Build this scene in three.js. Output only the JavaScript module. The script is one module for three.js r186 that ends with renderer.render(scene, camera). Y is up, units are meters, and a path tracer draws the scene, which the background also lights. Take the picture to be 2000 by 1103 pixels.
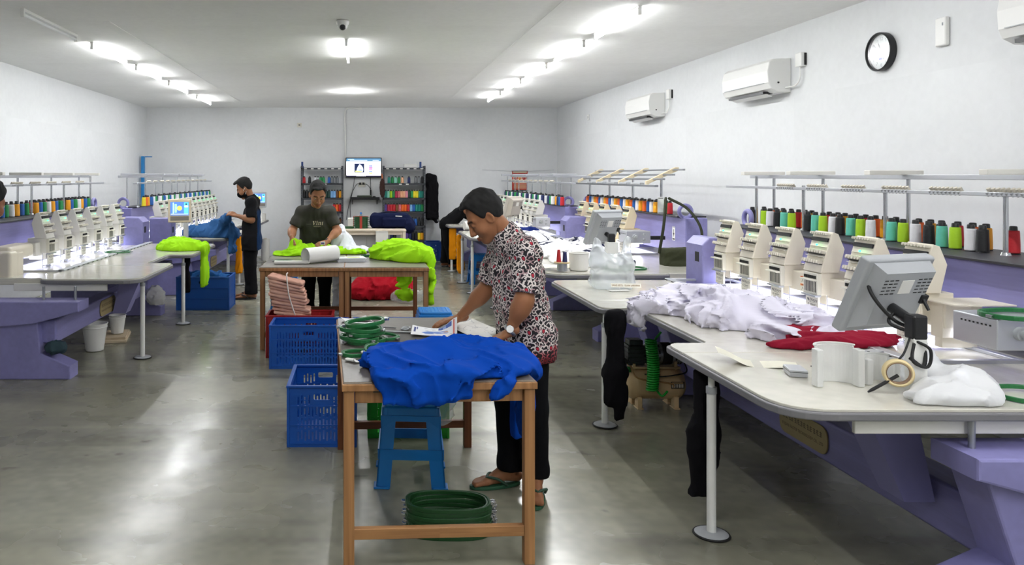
import * as THREE from 'three';
import { mergeGeometries } from 'three/addons/utils/BufferGeometryUtils.js';
import { RoundedBoxGeometry } from 'three/addons/geometries/RoundedBoxGeometry.js';
import { RectAreaLightUniformsLib } from 'three/addons/lights/RectAreaLightUniformsLib.js';

// ---------- camera, exposure, light levels ----------
RectAreaLightUniformsLib.init();
const scene = new THREE.Scene();
scene.background = new THREE.Color(0x000000);
// a level camera 1.66 m above the floor, square to the back wall; the lens is shifted (off-centre crop of a wide view)
const camera = new THREE.PerspectiveCamera(2 * Math.atan(760 / 1500) * 180 / Math.PI, 2590 / 1520, 0.05, 60);
camera.position.set(0, 1.66, 0);
camera.lookAt(0, 1.66, -10);
camera.setViewOffset(2590, 1520, 590, 417, 2000, 1103);
const renderer = new THREE.WebGLRenderer({ antialias: true });
renderer.toneMapping = THREE.LinearToneMapping;
renderer.toneMappingExposure = 3.25;
renderer.shadowMap.enabled = true;
const TUBE_GLOW = 17, TUBE_LIGHT = 48, LED_GLOW = 3, LED_LIGHT = 8;
const TUBE_COLOR = 0xfbfcfd, LED_COLOR = 0xdfe4ff;

// ---------- helpers ----------
let seed = 7;
const rnd = () => { seed = (seed + 0x6d2b79f5) | 0; let t = Math.imul(seed ^ (seed >>> 15), 1 | seed); t = (t + Math.imul(t ^ (t >>> 7), 61 | t)) ^ t; return ((t ^ (t >>> 14)) >>> 0) / 4294967296; };
const rr = (a, b) => a + (b - a) * rnd();
const { sin, cos, abs, min, max, sqrt, floor, PI, hypot, pow, exp } = Math;
const clamp = (x, a, b) => x < a ? a : x > b ? b : x, mix = (a, b, t) => a + (b - a) * t;
const sstep = (a, b, x) => { const t = clamp((x - a) / (b - a), 0, 1); return t * t * (3 - 2 * t); };
const V = (x, y, z) => new THREE.Vector3(x, y, z);
const hash3 = (x, y, z) => { let h = Math.imul(x, 374761393) ^ Math.imul(y, 668265263) ^ Math.imul(z, 1274126177); h = Math.imul(h ^ (h >>> 13), 1274126177); return ((h ^ (h >>> 16)) >>> 0) / 4294967296; };
function noise(x, y, z = 0) {                    // value noise, 0..1
  const ix = floor(x), iy = floor(y), iz = floor(z); let fx = x - ix, fy = y - iy, fz = z - iz;
  fx = fx * fx * (3 - 2 * fx); fy = fy * fy * (3 - 2 * fy); fz = fz * fz * (3 - 2 * fz);
  const a = (i, j, k) => hash3(ix + i, iy + j, iz + k);
  return mix(mix(mix(a(0, 0, 0), a(1, 0, 0), fx), mix(a(0, 1, 0), a(1, 1, 0), fx), fy), mix(mix(a(0, 0, 1), a(1, 0, 1), fx), mix(a(0, 1, 1), a(1, 1, 1), fx), fy), fz);
}
const fbm = (x, y, z = 0, o = 4) => { let s = 0, a = 0.5, t = 0; for (let i = 0; i < o; i++) { s += a * noise(x, y, z); t += a; a *= 0.5; x *= 2.03; y *= 2.03; z *= 2.03; } return s / t; };
const names = new Map();
const numbered = (n) => { const k = names.get(n) ?? 0; names.set(n, k + 1); return k ? n + '_' + String(k).padStart(3, '0') : n; };
function shade(o) { o.castShadow = true; o.receiveShadow = true; return o; }
// geometry
const bx = (x0, x1, y0, y1, z0, z1, r = 0) => {
  const w = abs(x1 - x0), h = abs(y1 - y0), d = abs(z1 - z0);
  const g = r ? new RoundedBoxGeometry(w, h, d, 2, min(r, w / 2.01, h / 2.01, d / 2.01)) : new THREE.BoxGeometry(w, h, d);
  return g.translate((x0 + x1) / 2, (y0 + y1) / 2, (z0 + z1) / 2);
};
const cyl = (a, b, r0, r1 = r0, seg = 12, open = false) => {
  const A = V(...a), B = V(...b), d = B.clone().sub(A), g = new THREE.CylinderGeometry(r1, r0, d.length(), seg, 1, open);
  g.applyQuaternion(new THREE.Quaternion().setFromUnitVectors(V(0, 1, 0), d.normalize()));
  return g.translate((a[0] + b[0]) / 2, (a[1] + b[1]) / 2, (a[2] + b[2]) / 2);
};
const tube = (pts, r, seg = 24, rs = 6, closed = false) => new THREE.TubeGeometry(new THREE.CatmullRomCurve3(pts.map((p) => V(...p)), closed, 'centripetal'), seg, r, rs, closed);
const lathe = (prof, at = [0, 0, 0], seg = 20) => new THREE.LatheGeometry(prof.map((p) => new THREE.Vector2(p[0], p[1])), seg).translate(...at);
const ball = (c, r, s = 10, sc = [1, 1, 1]) => new THREE.SphereGeometry(r, s + 2, s).scale(...sc).translate(...c);
const poly = (pts, holes = []) => { const s = new THREE.Shape(pts.map((p) => new THREE.Vector2(p[0], p[1]))); for (const h of holes) s.holes.push(new THREE.Path(h.map((p) => new THREE.Vector2(p[0], p[1])))); return s; };
// profile in x,y extruded along z from z0 to z1
const prism = (shape, z0, z1, bev = 0, seg = 1) => {
  const d = z1 - z0, g = new THREE.ExtrudeGeometry(shape instanceof THREE.Shape ? shape : poly(shape), { depth: d - 2 * bev, bevelEnabled: bev > 0, bevelSize: bev, bevelOffset: -bev, bevelThickness: bev, bevelSegments: seg, curveSegments: 8 });
  return g.translate(0, 0, z0 + bev);
};
// shape in x,z laid flat and raised from y0 to y1 (shape y runs to +depth = -z)
const slab = (shape, y0, y1, bev = 0, seg = 2) => prism(shape, y0, y1, bev, seg).rotateX(-PI / 2);
const ring = (c, R, r, axis = 'y', seg = 32, rs = 8, sc = [1, 1, 1]) => { const g = new THREE.TorusGeometry(R, r, rs, seg); if (axis === 'y') g.rotateX(PI / 2); if (axis === 'x') g.rotateY(PI / 2); return g.scale(...sc).translate(...c); };
function hexa(b, t) {                            // eight corners: four at the bottom, four at the top, both anticlockwise seen from above
  const p = [...b, ...t], f = [[3, 2, 1, 0], [4, 5, 6, 7], [0, 1, 5, 4], [1, 2, 6, 5], [2, 3, 7, 6], [3, 0, 4, 7]], pos = [], uv = [];
  for (const [i, j, k, l] of f) for (const [n, u, v] of [[i, 0, 0], [j, 1, 0], [k, 1, 1], [i, 0, 0], [k, 1, 1], [l, 0, 1]]) { pos.push(...p[n]); uv.push(u, v); }
  const g = new THREE.BufferGeometry(); g.setAttribute('position', new THREE.Float32BufferAttribute(pos, 3)); g.setAttribute('uv', new THREE.Float32BufferAttribute(uv, 2)); g.computeVertexNormals(); return g;
}
function mg(list) {
  if (!Array.isArray(list)) return list;
  if (list.length === 1) return list[0];
  const g = list.map((q) => { const n = q.index ? q.toNonIndexed() : q.clone(); for (const k of Object.keys(n.attributes)) if (!['position', 'normal', 'uv'].includes(k)) n.deleteAttribute(k); if (!n.attributes.uv) n.setAttribute('uv', new THREE.Float32BufferAttribute(new Float32Array(n.attributes.position.count * 2), 2)); if (!n.attributes.normal) n.computeVertexNormals(); return n; });
  return mergeGeometries(g);
}
function flip(g) {                               // mirror in x, keeping faces outward
  g = g.index ? g.toNonIndexed() : g.clone(); g.scale(-1, 1, 1);
  for (const k of Object.keys(g.attributes)) { const a = g.attributes[k], n = a.itemSize; for (let i = 0; i < a.count; i += 3) for (let c = 0; c < n; c++) { const t = a.array[(i + 1) * n + c]; a.array[(i + 1) * n + c] = a.array[(i + 2) * n + c]; a.array[(i + 2) * n + c] = t; } }
  return g;
}
function boxUV(g, s = 1) {                       // uv in metres / s from the side each triangle faces
  g = g.index ? g.toNonIndexed() : g; const p = g.attributes.position.array, uv = new Float32Array(p.length / 3 * 2);
  for (let i = 0; i < p.length; i += 9) {
    const ux = p[i + 3] - p[i], uy = p[i + 4] - p[i + 1], uz = p[i + 5] - p[i + 2], vx = p[i + 6] - p[i], vy = p[i + 7] - p[i + 1], vz = p[i + 8] - p[i + 2];
    const nx = abs(uy * vz - uz * vy), ny = abs(uz * vx - ux * vz), nz = abs(ux * vy - uy * vx);
    for (let k = 0; k < 3; k++) { const x = p[i + k * 3], y = p[i + k * 3 + 1], z = p[i + k * 3 + 2], o = (i / 3 + k) * 2; if (ny >= nx && ny >= nz) { uv[o] = x / s; uv[o + 1] = z / s; } else if (nx >= nz) { uv[o] = z / s; uv[o + 1] = y / s; } else { uv[o] = x / s; uv[o + 1] = y / s; } }
  }
  g.setAttribute('uv', new THREE.BufferAttribute(uv, 2)); return g;
}
// scene objects
function obj(name, geos, mat, parent) {
  const m = shade(new THREE.Mesh(mg(geos), mat)); m.name = parent && parent !== scene ? name : numbered(name); (parent ?? scene).add(m); return m;
}
function tag(o, label, category, group, kind) { Object.assign(o.userData, { label, category }); if (group) o.userData.group = group; if (kind) o.userData.kind = kind; return o; }
function thing(name, label, category, [x, y, z] = [0, 0, 0], turn = 0, group) {
  const o = new THREE.Group(); o.name = numbered(name); o.position.set(x, y, z); o.rotation.y = turn; scene.add(o); return tag(o, label, category, group);
}
function solo(name, geos, mat, label, category, [x, y, z] = [0, 0, 0], turn = 0, group) {   // a thing that is one mesh
  const o = obj(name, geos, mat); o.position.set(x, y, z); o.rotation.y = turn; return tag(o, label, category, group);
}
function copyOf(o, [x, y, z], turn, label, name) { const c = o.clone(); c.name = numbered(name ?? o.name.replace(/_\d{3}$/, '')); c.position.set(x, y, z); if (turn !== undefined) c.rotation.y = turn; c.userData = { ...o.userData }; if (label) c.userData.label = label; scene.add(c); return c; }
function struct(name, geos, mat, parent) { const m = obj(name, geos, mat, parent); if (!parent) m.userData.kind = 'structure'; return m; }

// ---------- textures ----------
function dataTex(w, h, fn, srgb = true) {        // fn(u, v) -> [r, g, b] 0..255
  const d = new Uint8Array(w * h * 4);
  for (let y = 0; y < h; y++) for (let x = 0; x < w; x++) { const c = fn(x / w, y / h), i = (y * w + x) * 4; d[i] = clamp(c[0], 0, 255); d[i + 1] = clamp(c[1], 0, 255); d[i + 2] = clamp(c[2], 0, 255); d[i + 3] = 255; }
  const t = new THREE.DataTexture(d, w, h); t.magFilter = THREE.LinearFilter; t.minFilter = THREE.LinearMipmapLinearFilter; t.generateMipmaps = true; t.wrapS = t.wrapT = THREE.RepeatWrapping; if (srgb) t.colorSpace = THREE.SRGBColorSpace; t.needsUpdate = true; return t;
}
function canvasTex(w, h, draw) { const c = document.createElement('canvas'); c.width = w; c.height = h; draw(c.getContext('2d'), w, h); const t = new THREE.CanvasTexture(c); t.colorSpace = THREE.SRGBColorSpace; t.wrapS = t.wrapT = THREE.RepeatWrapping; return t; }
const std = (color, roughness = 0.6, more = {}) => new THREE.MeshStandardMaterial({ color, roughness, ...more });
const phy = (color, roughness = 0.6, more = {}) => new THREE.MeshPhysicalMaterial({ color, roughness, ...more });

const woodTex = dataTex(512, 512, (u, v) => { const g = fbm(u * 10, v * 2.0, 3, 3), f = fbm(u * 90, v * 5, 9, 3), k = 0.5 + 0.5 * sin((u * 5 + g * 3.2) * 6.3); const t = 0.45 * k + 0.55 * f; return [mix(136, 182, t), mix(94, 134, t), mix(56, 86, t)]; });
const plyTex = dataTex(512, 512, (u, v) => { const g = fbm(u * 4, v * 16, 3, 3), f = fbm(u * 12, v * 90, 5, 3), s = fbm(u * 7, v * 7, 21, 4); const t = 0.5 * g + 0.5 * f, w = sstep(0.56, 0.72, s); return [mix(mix(104, 134, t), 150, w * .6), mix(mix(92, 118, t), 142, w * .6), mix(mix(80, 102, t), 130, w * .6)]; });
const clothBump = dataTex(256, 256, (u, v) => { const f = 128 + 40 * sin(u * 256 * PI / 2) + 40 * sin(v * 256 * PI / 2) + 60 * (fbm(u * 30, v * 30, 2, 3) - .5); return [f, f, f]; }, false);
const grime = dataTex(512, 512, (u, v) => { const k = 236 + 26 * (fbm(u * 6, v * 6, 4, 4) - .5) + 14 * (fbm(u * 40, v * 40, 8, 2) - .5); return [k, k, k - 2]; });
const plaster = dataTex(512, 512, (u, v) => { const k = 248 + 7 * (fbm(u * 5, v * 5, 1, 5) - .5) + 5 * (fbm(u * 60, v * 60, 2, 2) - .5); return [k, k, k]; });
const plasterBump = dataTex(512, 512, (u, v) => { const k = 128 + 150 * (fbm(u * 8, v * 8, 5, 5) - .5); return [k, k, k]; }, false);
// polished concrete: cloudy patches, pour bands across the room, scuffs (9.6 m x 20 m)
const floorTex = dataTex(768, 1536, (u, v) => {
  const X = u * 9.6, Z = v * 20; let k = 138 + 40 * (fbm(X * .35, Z * 1.1, 1, 4) - .5) + 26 * (fbm(X * 1.1, Z * 3.6, 2, 4) - .5) + 12 * (noise(X * 26, Z * 26, 3) - .5);
  for (const [z, w, a] of [[3.5, .05, -14], [4.93, .04, -26], [5.05, .03, 15], [6.35, .05, -26], [6.5, .03, 16], [7.6, .05, -15], [9.2, .05, -20], [11.2, .06, -14], [13, .06, -12]]) { const r = Z - 3.2 - z; if (abs(r) > .25) continue; const q = r + .10 * (fbm(X * 1.1, z * 3, 7, 4) - .5); k += a * exp(-q * q / w / w) * sstep(.34, .62, fbm(X * 1.7, z * 9, 11, 3)); }
  k -= 12 * sstep(.58, .75, fbm(X * 1.6, Z * 3.6, 40, 4)); k += 10 * sstep(.6, .78, fbm(X * 1.2, Z * 7, 53, 4)); k -= 26 * sstep(.8, .86, fbm(X * 5, Z * 9, 71, 4));
  return [k * 1.0, k * .99, k * .87];
});
const floorRough = dataTex(512, 1024, (u, v) => { const X = u * 9.6, Z = v * 20, k = 66 + 62 * (fbm(X * .9, Z * 1.4, 17, 4) - .5) + 46 * (fbm(X * 6, Z * 7, 19, 3) - .5); return [k, k, k]; }, false);
const batik = canvasTex(512, 512, (c, w) => {
  c.fillStyle = '#17121a'; c.fillRect(0, 0, w, w); c.lineCap = 'round';
  const at = (x, y, f) => { for (const dx of [-w, 0, w]) for (const dy of [-w, 0, w]) { if (x + dx < -60 || x + dx > w + 60 || y + dy < -60 || y + dy > w + 60) continue; c.save(); c.translate(x + dx, y + dy); f(); c.restore(); } };
  for (let j = 0; j < 15; j++) for (let i = 0; i < 15; i++) { const a = (i * 7 + j * 5) % 4 * PI / 2 + rr(-.5, .5), L = rr(30, 46), b = rr(14, 26) * ((i + j) % 2 ? 1 : -1), col = rnd() < .82 ? '#ddd3ce' : '#a98a8c', lw = rr(8, 12); at((i + rr(.2, .8)) * w / 15, (j + rr(.2, .8)) * w / 15, () => { c.rotate(a); c.strokeStyle = col; c.lineWidth = lw; c.beginPath(); c.moveTo(-L / 2, -b / 3); c.bezierCurveTo(-L / 4, b, L / 4, b, L / 2, -b / 3); c.stroke(); }); }
  for (let i = 0; i < 4; i++) for (let j = 0; j < 4; j++) { const x = (i + .5 * (j % 2) + .3 + rr(-.1, .1)) * w / 4, y = (j + .4 + rr(-.1, .1)) * w / 4; at(x, y, () => { c.rotate(rr(-.4, .4)); c.fillStyle = '#ddd4cf'; c.beginPath(); c.ellipse(0, 0, 21, 30, 0, 0, 7); c.fill(); c.fillStyle = '#17121a'; c.beginPath(); c.ellipse(0, 0, 15, 23, 0, 0, 7); c.fill(); c.fillStyle = '#b81f3a'; c.beginPath(); c.moveTo(0, 20); c.bezierCurveTo(-20, -2, -10, -20, 0, -10); c.bezierCurveTo(10, -20, 20, -2, 0, 20); c.fill(); }); }
});

// ---------- materials ----------
const M = {
  wall: std(0xe6e8e9, 0.75, { map: plaster, bumpMap: plasterBump, bumpScale: 0.001 }), ceiling: std(0xf7f7f5, 0.9, { map: plaster, bumpMap: plasterBump, bumpScale: 0.0015 }),
  floor: std(0xffffff, 1, { map: floorTex, roughnessMap: floorRough }),
  purple: std(0x9390cb, 0.42, { map: grime }), purpleDark: std(0x8c8abd, 0.5), cream: std(0xe3dccb, 0.45), ivory: std(0xe2d3b2, 0.45), pale: std(0xdfddd6, 0.45), plate: std(0xd9d6c9, 0.4),
  laminate: phy(0xe4e1d6, 0.16, { map: grime, clearcoat: .3, clearcoatRoughness: .1 }), rubber: std(0x77767a, 0.5), chrome: std(0xc9cbd0, 0.22, { metalness: 1 }), steel: std(0xa8abb0, 0.38, { metalness: .9 }), alu: std(0xc4c6cc, 0.4, { metalness: .75 }),
  black: std(0x141416, 0.6), blackPlastic: std(0x1b1b1e, 0.35), darkShelf: std(0x2c2c33, 0.5), whitePlastic: std(0xe9e9e6, 0.4), greyPlastic: std(0xa9acb0, 0.45), knob: std(0xcbc5b6, 0.4),
  wood: std(0xffffff, 0.5, { map: woodTex }), woodDark: std(0xb08a72, 0.5, { map: woodTex }), ply: std(0xffffff, 0.55, { map: plyTex }), clear: phy(0xffffff, 0.12, { transmission: 1, thickness: 0, ior: 1.45 }),
  bluePlastic: std(0x0f55b4, 0.38), stoolBlue: std(0x1779c8, 0.36), redPlastic: std(0xa3161d, 0.4), greenPlastic: std(0x1fae2c, 0.38), hoop: std(0x1f6a38, 0.35), hoopDark: std(0x1c4a24, 0.4),
  paper: std(0xe8e7e2, 0.85), paperWarm: std(0xd9d5c6, 0.85), blackCloth: std(0x121115, 0.95), navyCloth: std(0x141a33, 0.9),
};
// ---------- the room ----------
const WL = -4.44, WR = 4.06, BACK = -15.86, FRONT = 3.2, CEIL = 3.066, T = 0.15;
{
  const fl = new THREE.PlaneGeometry(WR - WL, BACK * -1 + FRONT); const uv = fl.attributes.uv; const L = FRONT - BACK;
  const g = bx(WL - T, WR + T, -T, 0, BACK - T, FRONT + T), p = g.attributes.position, q = g.attributes.uv;
  for (let i = 0; i < p.count; i++) q.setXY(i, (p.getX(i) + 4.8) / 9.6, (FRONT - p.getZ(i)) / 20);
  struct('floor', g, M.floor);
  struct('ceiling', boxUV(bx(WL - T, WR + T, CEIL, CEIL + T, BACK - T, FRONT + T), 2.4), M.ceiling);
  struct('wall_back', boxUV(bx(WL - T, WR + T, 0, CEIL, BACK - T, BACK), 2.4), M.wall);
  struct('wall_left', boxUV(bx(WL - T, WL, 0, CEIL, BACK, FRONT), 2.4), M.wall);
  struct('wall_right', boxUV(bx(WR, WR + T, 0, CEIL, BACK, FRONT), 2.4), M.wall);
  struct('wall_front', boxUV(bx(WL - T, WR + T, 0, CEIL, FRONT, FRONT + T), 2.4), M.wall);
  // shallow raised plaster joints on the ceiling
  struct('trim_1', bx(-2.35, -2.29, CEIL - .004, CEIL + .01, -14.5, -7.0, .003), M.ceiling);
  struct('trim_2', bx(1.62, 1.68, CEIL - .004, CEIL + .01, -14.5, -6.0, .003), M.ceiling);
}
// ---------- ceiling lights ----------
const glowTube = std(0xffffff, 0.4, { emissive: TUBE_COLOR, emissiveIntensity: TUBE_GLOW }), offTube = std(0xe9eaea, 0.3);
const tubeGeo = [bx(-.016, .016, -.026, 0, -.61, .61, .004)], sockGeo = [-.597, .597].map((z) => bx(-.014, .014, -.075, -.02, z - .013, z + .013, .005));
function tubeLight(x, d, label, lit = true, group = 'tube lights on the ceiling') {
  const t = thing('tube_light', label, 'light', [x, CEIL, -d], 0, group);
  obj('batten', tubeGeo, M.whitePlastic, t);
  for (const s of sockGeo) obj('socket', s, M.whitePlastic, t);
  obj('tube', cyl([0, -.052, -.585], [0, -.052, .585], .014, .014, 12), lit ? glowTube : offTube, t);
  if (lit) { const l = new THREE.RectAreaLight(TUBE_COLOR, TUBE_LIGHT, .028, 1.16); l.position.set(0, -.069, 0); l.rotation.x = -PI / 2; t.add(l); }
  return t;
}
const ord = ['first', 'second', 'third', 'fourth', 'fifth', 'sixth', 'seventh', 'eighth', 'ninth', 'tenth', 'eleventh', 'twelfth', 'thirteenth', 'fourteenth'];
[13.35, 11.72, 10.17, 8.56, 6.96].forEach((d, i) => tubeLight(2.31, d, 'glowing tube light in the row over the white-cloth machine, ' + ord[i] + ' from the back wall'));
[5.2, 2.4, .6, -1.0, -2.5].forEach((d, i) => tubeLight(2.55, d, 'glowing tube light over the nearest machine, ' + ord[i] + ' past the visible row'));
[13.9, 11.95, 10.3, 8.7].forEach((d, i) => tubeLight(-2.84, d, 'glowing white tube light in the row over the white buckets, ' + ord[i] + ' from the back wall'));
tubeLight(-2.84, 7.05, 'unlit white ceiling tube light, the only dark one of its row', false);
tubeLight(-.15, 8.5, 'glowing white tube light alone on the middle of the ceiling behind the camera dome');
[2.6, .6].forEach((d, i) => tubeLight(-.15, d, 'glowing tube light mid-ceiling nearer than the camera dome, ' + ord[i] + ' beyond it'));
{
  const t = thing('downlight', 'small round glowing downlight on the middle of the ceiling near the back wall', 'light', [-.17, CEIL, -12.8]);
  obj('rim', lathe([[.0, -.012], [.085, -.014], [.1, 0]], [0, 0, 0], 24), M.whitePlastic, t);
  obj('diffuser', new THREE.CylinderGeometry(.08, .08, .006, 24).translate(0, -.016, 0), std(0xffffff, .4, { emissive: TUBE_COLOR, emissiveIntensity: 4 }), t);
  const l = new THREE.PointLight(TUBE_COLOR, .5); l.shadow.radius = 3; l.castShadow = true; l.position.set(0, -.09, 0); t.add(l);
  const c = thing('dome_camera', 'white dome security camera with a black lens on the ceiling', 'camera', [-.165, CEIL, -6.95]);
  obj('base', lathe([[0, 0], [.058, 0], [.06, -.02], [.052, -.045]].reverse(), [0, 0, 0], 24), M.whitePlastic, c);
  obj('dome', ball([0, -.05, .005], .047, 14), M.whitePlastic, c);
  const le = obj('lens', ball([0, -.062, .022], .033, 14), M.blackPlastic, c);
}
// ---------- wall fittings ----------
function aircon(d0, label, w = .92) {             // on the wall with the clock; d0 = its end nearer the camera
  const t = thing('air_conditioner', label, 'air conditioner', [WR, 2.45, -d0], 0, 'wall air conditioners');
  const prof = [[0, 0], [-.12, 0], [-.19, .035], [-.215, .09], [-.222, .2], [-.205, .285], [-.17, .315], [0, .32]];
  obj('casing', prism(prof, -w, 0, .008, 2), M.whitePlastic, t);
  obj('outlet', [bx(-.19, -.1, .006, .03, -w + .1, -.13)].map((g) => g.rotateZ(0).translate(-.006, -.012, 0)), M.blackPlastic, t);
  obj('flap', [prism([[-.19, .002], [-.11, -.03], [-.108, -.026], [-.187, .008]], -w + .1, -.13)], M.whitePlastic, t);
  obj('front_seam', [bx(-.2245, -.221, .088, .093, -w + .06, -.06)], M.greyPlastic, t);
  obj('display_dot', cyl([-.12, .09, -.002], [-.12, .09, .004], .009), M.blackPlastic, t);
  const b = thing('junction_box', 'white cable box of the ' + label.replace(/^white wall /, ''), 'cable box', [WR, 2.66, -d0 + .2]);
  obj('cover', bx(-.05, 0, 0, .13, -.05, .05, .01), M.whitePlastic, b);
  obj('gasket', bx(-.02, -.0, .01, .12, .05, .056), M.black, b);
  obj('cable', tube([[-.03, .0, 0], [-.03, -.1, 0], [-.04, -.16, -.04], [-.05, -.17, -.2]], .008), M.whitePlastic, b);
}
aircon(7.25, 'white wall air conditioner with a dark open outlet');
aircon(10.25, 'white wall air conditioner with closed flap, above the cream-headed machine');
aircon(3.72, 'white wall air conditioner cut by the picture corner');
{
  const c = thing('wall_clock', 'round white wall clock with a black rim and grey numerals', 'clock', [WR, 2.62, -5.96]);
  obj('rim', lathe([[.0, 0], [.145, 0], [.15, .01], [.15, .05], [.142, .056], [.136, .05], [.136, .02], [0, .02]], [0, 0, 0], 48).rotateZ(PI / 2), M.blackPlastic, c);
  const face = canvasTex(512, 512, (g, w) => { g.fillStyle = '#e9eeee'; g.fillRect(0, 0, w, w); g.fillStyle = '#8d9599'; g.font = '64px sans-serif'; g.textAlign = 'center'; g.textBaseline = 'middle'; for (let i = 1; i <= 12; i++) g.fillText(String(i), 256 + 190 * sin(i * PI / 6), 256 - 190 * cos(i * PI / 6)); g.strokeStyle = '#8d9599'; for (let i = 0; i < 60; i++) { g.lineWidth = i % 5 ? 2 : 5; g.beginPath(); g.moveTo(256 + 236 * sin(i * PI / 30), 256 - 236 * cos(i * PI / 30)); g.lineTo(256 + 248 * sin(i * PI / 30), 256 - 248 * cos(i * PI / 30)); g.stroke(); } g.fillStyle = '#6a74c4'; g.fillRect(206, 335, 66, 34); g.fillStyle = '#9fa8e8'; g.fillRect(282, 340, 34, 26); });
  obj('dial', new THREE.CircleGeometry(.137, 48).rotateY(-PI / 2).translate(-.022, 0, 0), std(0xffffff, .5, { map: face }), c);
  obj('hour_hand', bx(-.027, -.025, -.01, .075, -.005, .005).rotateX(-.38), M.greyPlastic, c);
  obj('minute_hand', bx(-.03, -.028, -.015, .105, -.0035, .0035).rotateX(-.9), M.greyPlastic, c);
  obj('cover_glass', new THREE.CircleGeometry(.137, 48).rotateY(-PI / 2).translate(-.044, 0, 0), M.clear, c);
  const s = thing('sensor_box', 'plain white plastic box on the wall between clock and corner air conditioner', 'box', [WR, 2.56, -5.34]);
  obj('cover', bx(-.035, 0, 0, .2, -.05, .05, .012), M.whitePlastic, s); obj('slot', bx(-.038, -.034, .14, .16, .02, .03), M.greyPlastic, s);
  const sw = thing('wall_socket', 'tiny white socket high on the wall beyond the air conditioners', 'socket', [WR, 2.65, -13.7]);
  obj('plate', bx(-.012, 0, 0, .1, -.05, .05, .005), M.whitePlastic, sw); obj('slot', bx(-.014, -.011, .03, .07, -.015, .015), M.greyPlastic, sw);
  const so = thing('wall_socket', 'small beige socket high on the back wall', 'socket', [-1.27, 2.66, BACK]);
  obj('plate', bx(-.045, .045, 0, .09, 0, .012, .004), M.plate, so); obj('slot', bx(-.018, .018, .035, .055, .011, .016), M.black, so);
  const pipe = solo('conduit', [tube([[-.05, CEIL - .02, BACK + .02], [-.28, CEIL - .02, BACK + .02], [-.32, CEIL - .06, BACK + .02], [-.32, 2.4, BACK + .02], [-.32, 2.02, BACK + .02]], .016, 40, 8), bx(-.06, .02, CEIL - .045, CEIL, BACK, BACK + .04, .006)], M.whitePlastic, 'white conduit pipe running down the back wall to the television', 'pipe');
  solo('upright_pole', [bx(-4.4, -4.34, 0, 2.05, -15.45, -15.35, .01), bx(-4.41, -4.2, 2.03, 2.05, -15.45, -15.42)], std(0x1c7fc0, .4), 'blue metal upright pole in the back corner behind the lit control screen', 'pole');
}
// ---------- multi-head embroidery machines ----------
function roundPoly(pts, r, n = 6) {              // pts [x, y] or [x, y, r]
  const out = [], N = pts.length;
  for (let i = 0; i < N; i++) {
    const p = pts[i], a = pts[(i + N - 1) % N], b = pts[(i + 1) % N], R = p[2] ?? r;
    const la = hypot(a[0] - p[0], a[1] - p[1]), lb = hypot(b[0] - p[0], b[1] - p[1]), q = min(R, la * .45, lb * .45);
    const A = [p[0] + (a[0] - p[0]) / la * q, p[1] + (a[1] - p[1]) / la * q], B = [p[0] + (b[0] - p[0]) / lb * q, p[1] + (b[1] - p[1]) / lb * q];
    if (q < .002) { out.push([p[0], p[1]]); continue; }
    for (let k = 0; k <= n; k++) { const t = k / n; out.push([(1 - t) * (1 - t) * A[0] + 2 * t * (1 - t) * p[0] + t * t * B[0], (1 - t) * (1 - t) * A[1] + 2 * t * (1 - t) * p[1] + t * t * B[1]]); }
  }
  return out;
}
const plateTex = canvasTex(256, 256, (c, w) => {
  c.fillStyle = '#dcd9cd'; c.fillRect(0, 0, w, w); c.fillStyle = '#15171c'; c.font = 'italic bold 66px serif'; c.textAlign = 'left'; c.fillText('Dizzy', 74, 92); c.fillRect(84, 106, 120, 5);
  c.beginPath(); c.ellipse(52, 66, 15, 22, -.5, 0, 7); c.fill(); c.beginPath(); c.moveTo(40, 84); c.lineTo(64, 100); c.lineTo(70, 84); c.fill();
  c.font = 'bold 40px sans-serif'; c.fillText('TENDY', 88, 160); c.strokeStyle = '#15171c'; c.lineWidth = 8; c.beginPath(); c.arc(62, 146, 13, .6, 5.4); c.stroke(); c.fillRect(84, 174, 120, 4);
  c.fillStyle = '#5a5a58'; for (let i = 0; i < 9; i++) c.fillRect(36 + i * 22, 214, 8, 14);
});
const warnTex = canvasTex(256, 384, (c, w, h) => { c.fillStyle = '#e6e1cf'; c.fillRect(0, 0, w, h); for (const y of [0, 192]) { c.fillStyle = '#e0742a'; c.fillRect(0, y, w, 48); c.fillStyle = '#2a2019'; c.font = 'bold 34px sans-serif'; c.textAlign = 'center'; c.fillText('WARNING', 128, y + 36); c.lineWidth = 10; c.strokeStyle = '#2a2a2a'; c.beginPath(); c.moveTo(50, y + 160); c.lineTo(96, y + 76); c.lineTo(120, y + 140); c.stroke(); c.fillRect(140, y + 76, 90, 6); for (let k = 0; k < 5; k++) c.fillRect(140, y + 96 + k * 16, 60 + 30 * (k % 2), 4); } });
const greenLed = std(0x30ff80, .4, { emissive: 0x2cff7a, emissiveIntensity: 2.2 });
const ledMat = std(0xffffff, .4, { emissive: LED_COLOR, emissiveIntensity: LED_GLOW });
const plateMat = std(0xffffff, .4, { map: plateTex }), warnMat = std(0xffffff, .5, { map: warnTex });
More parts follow.
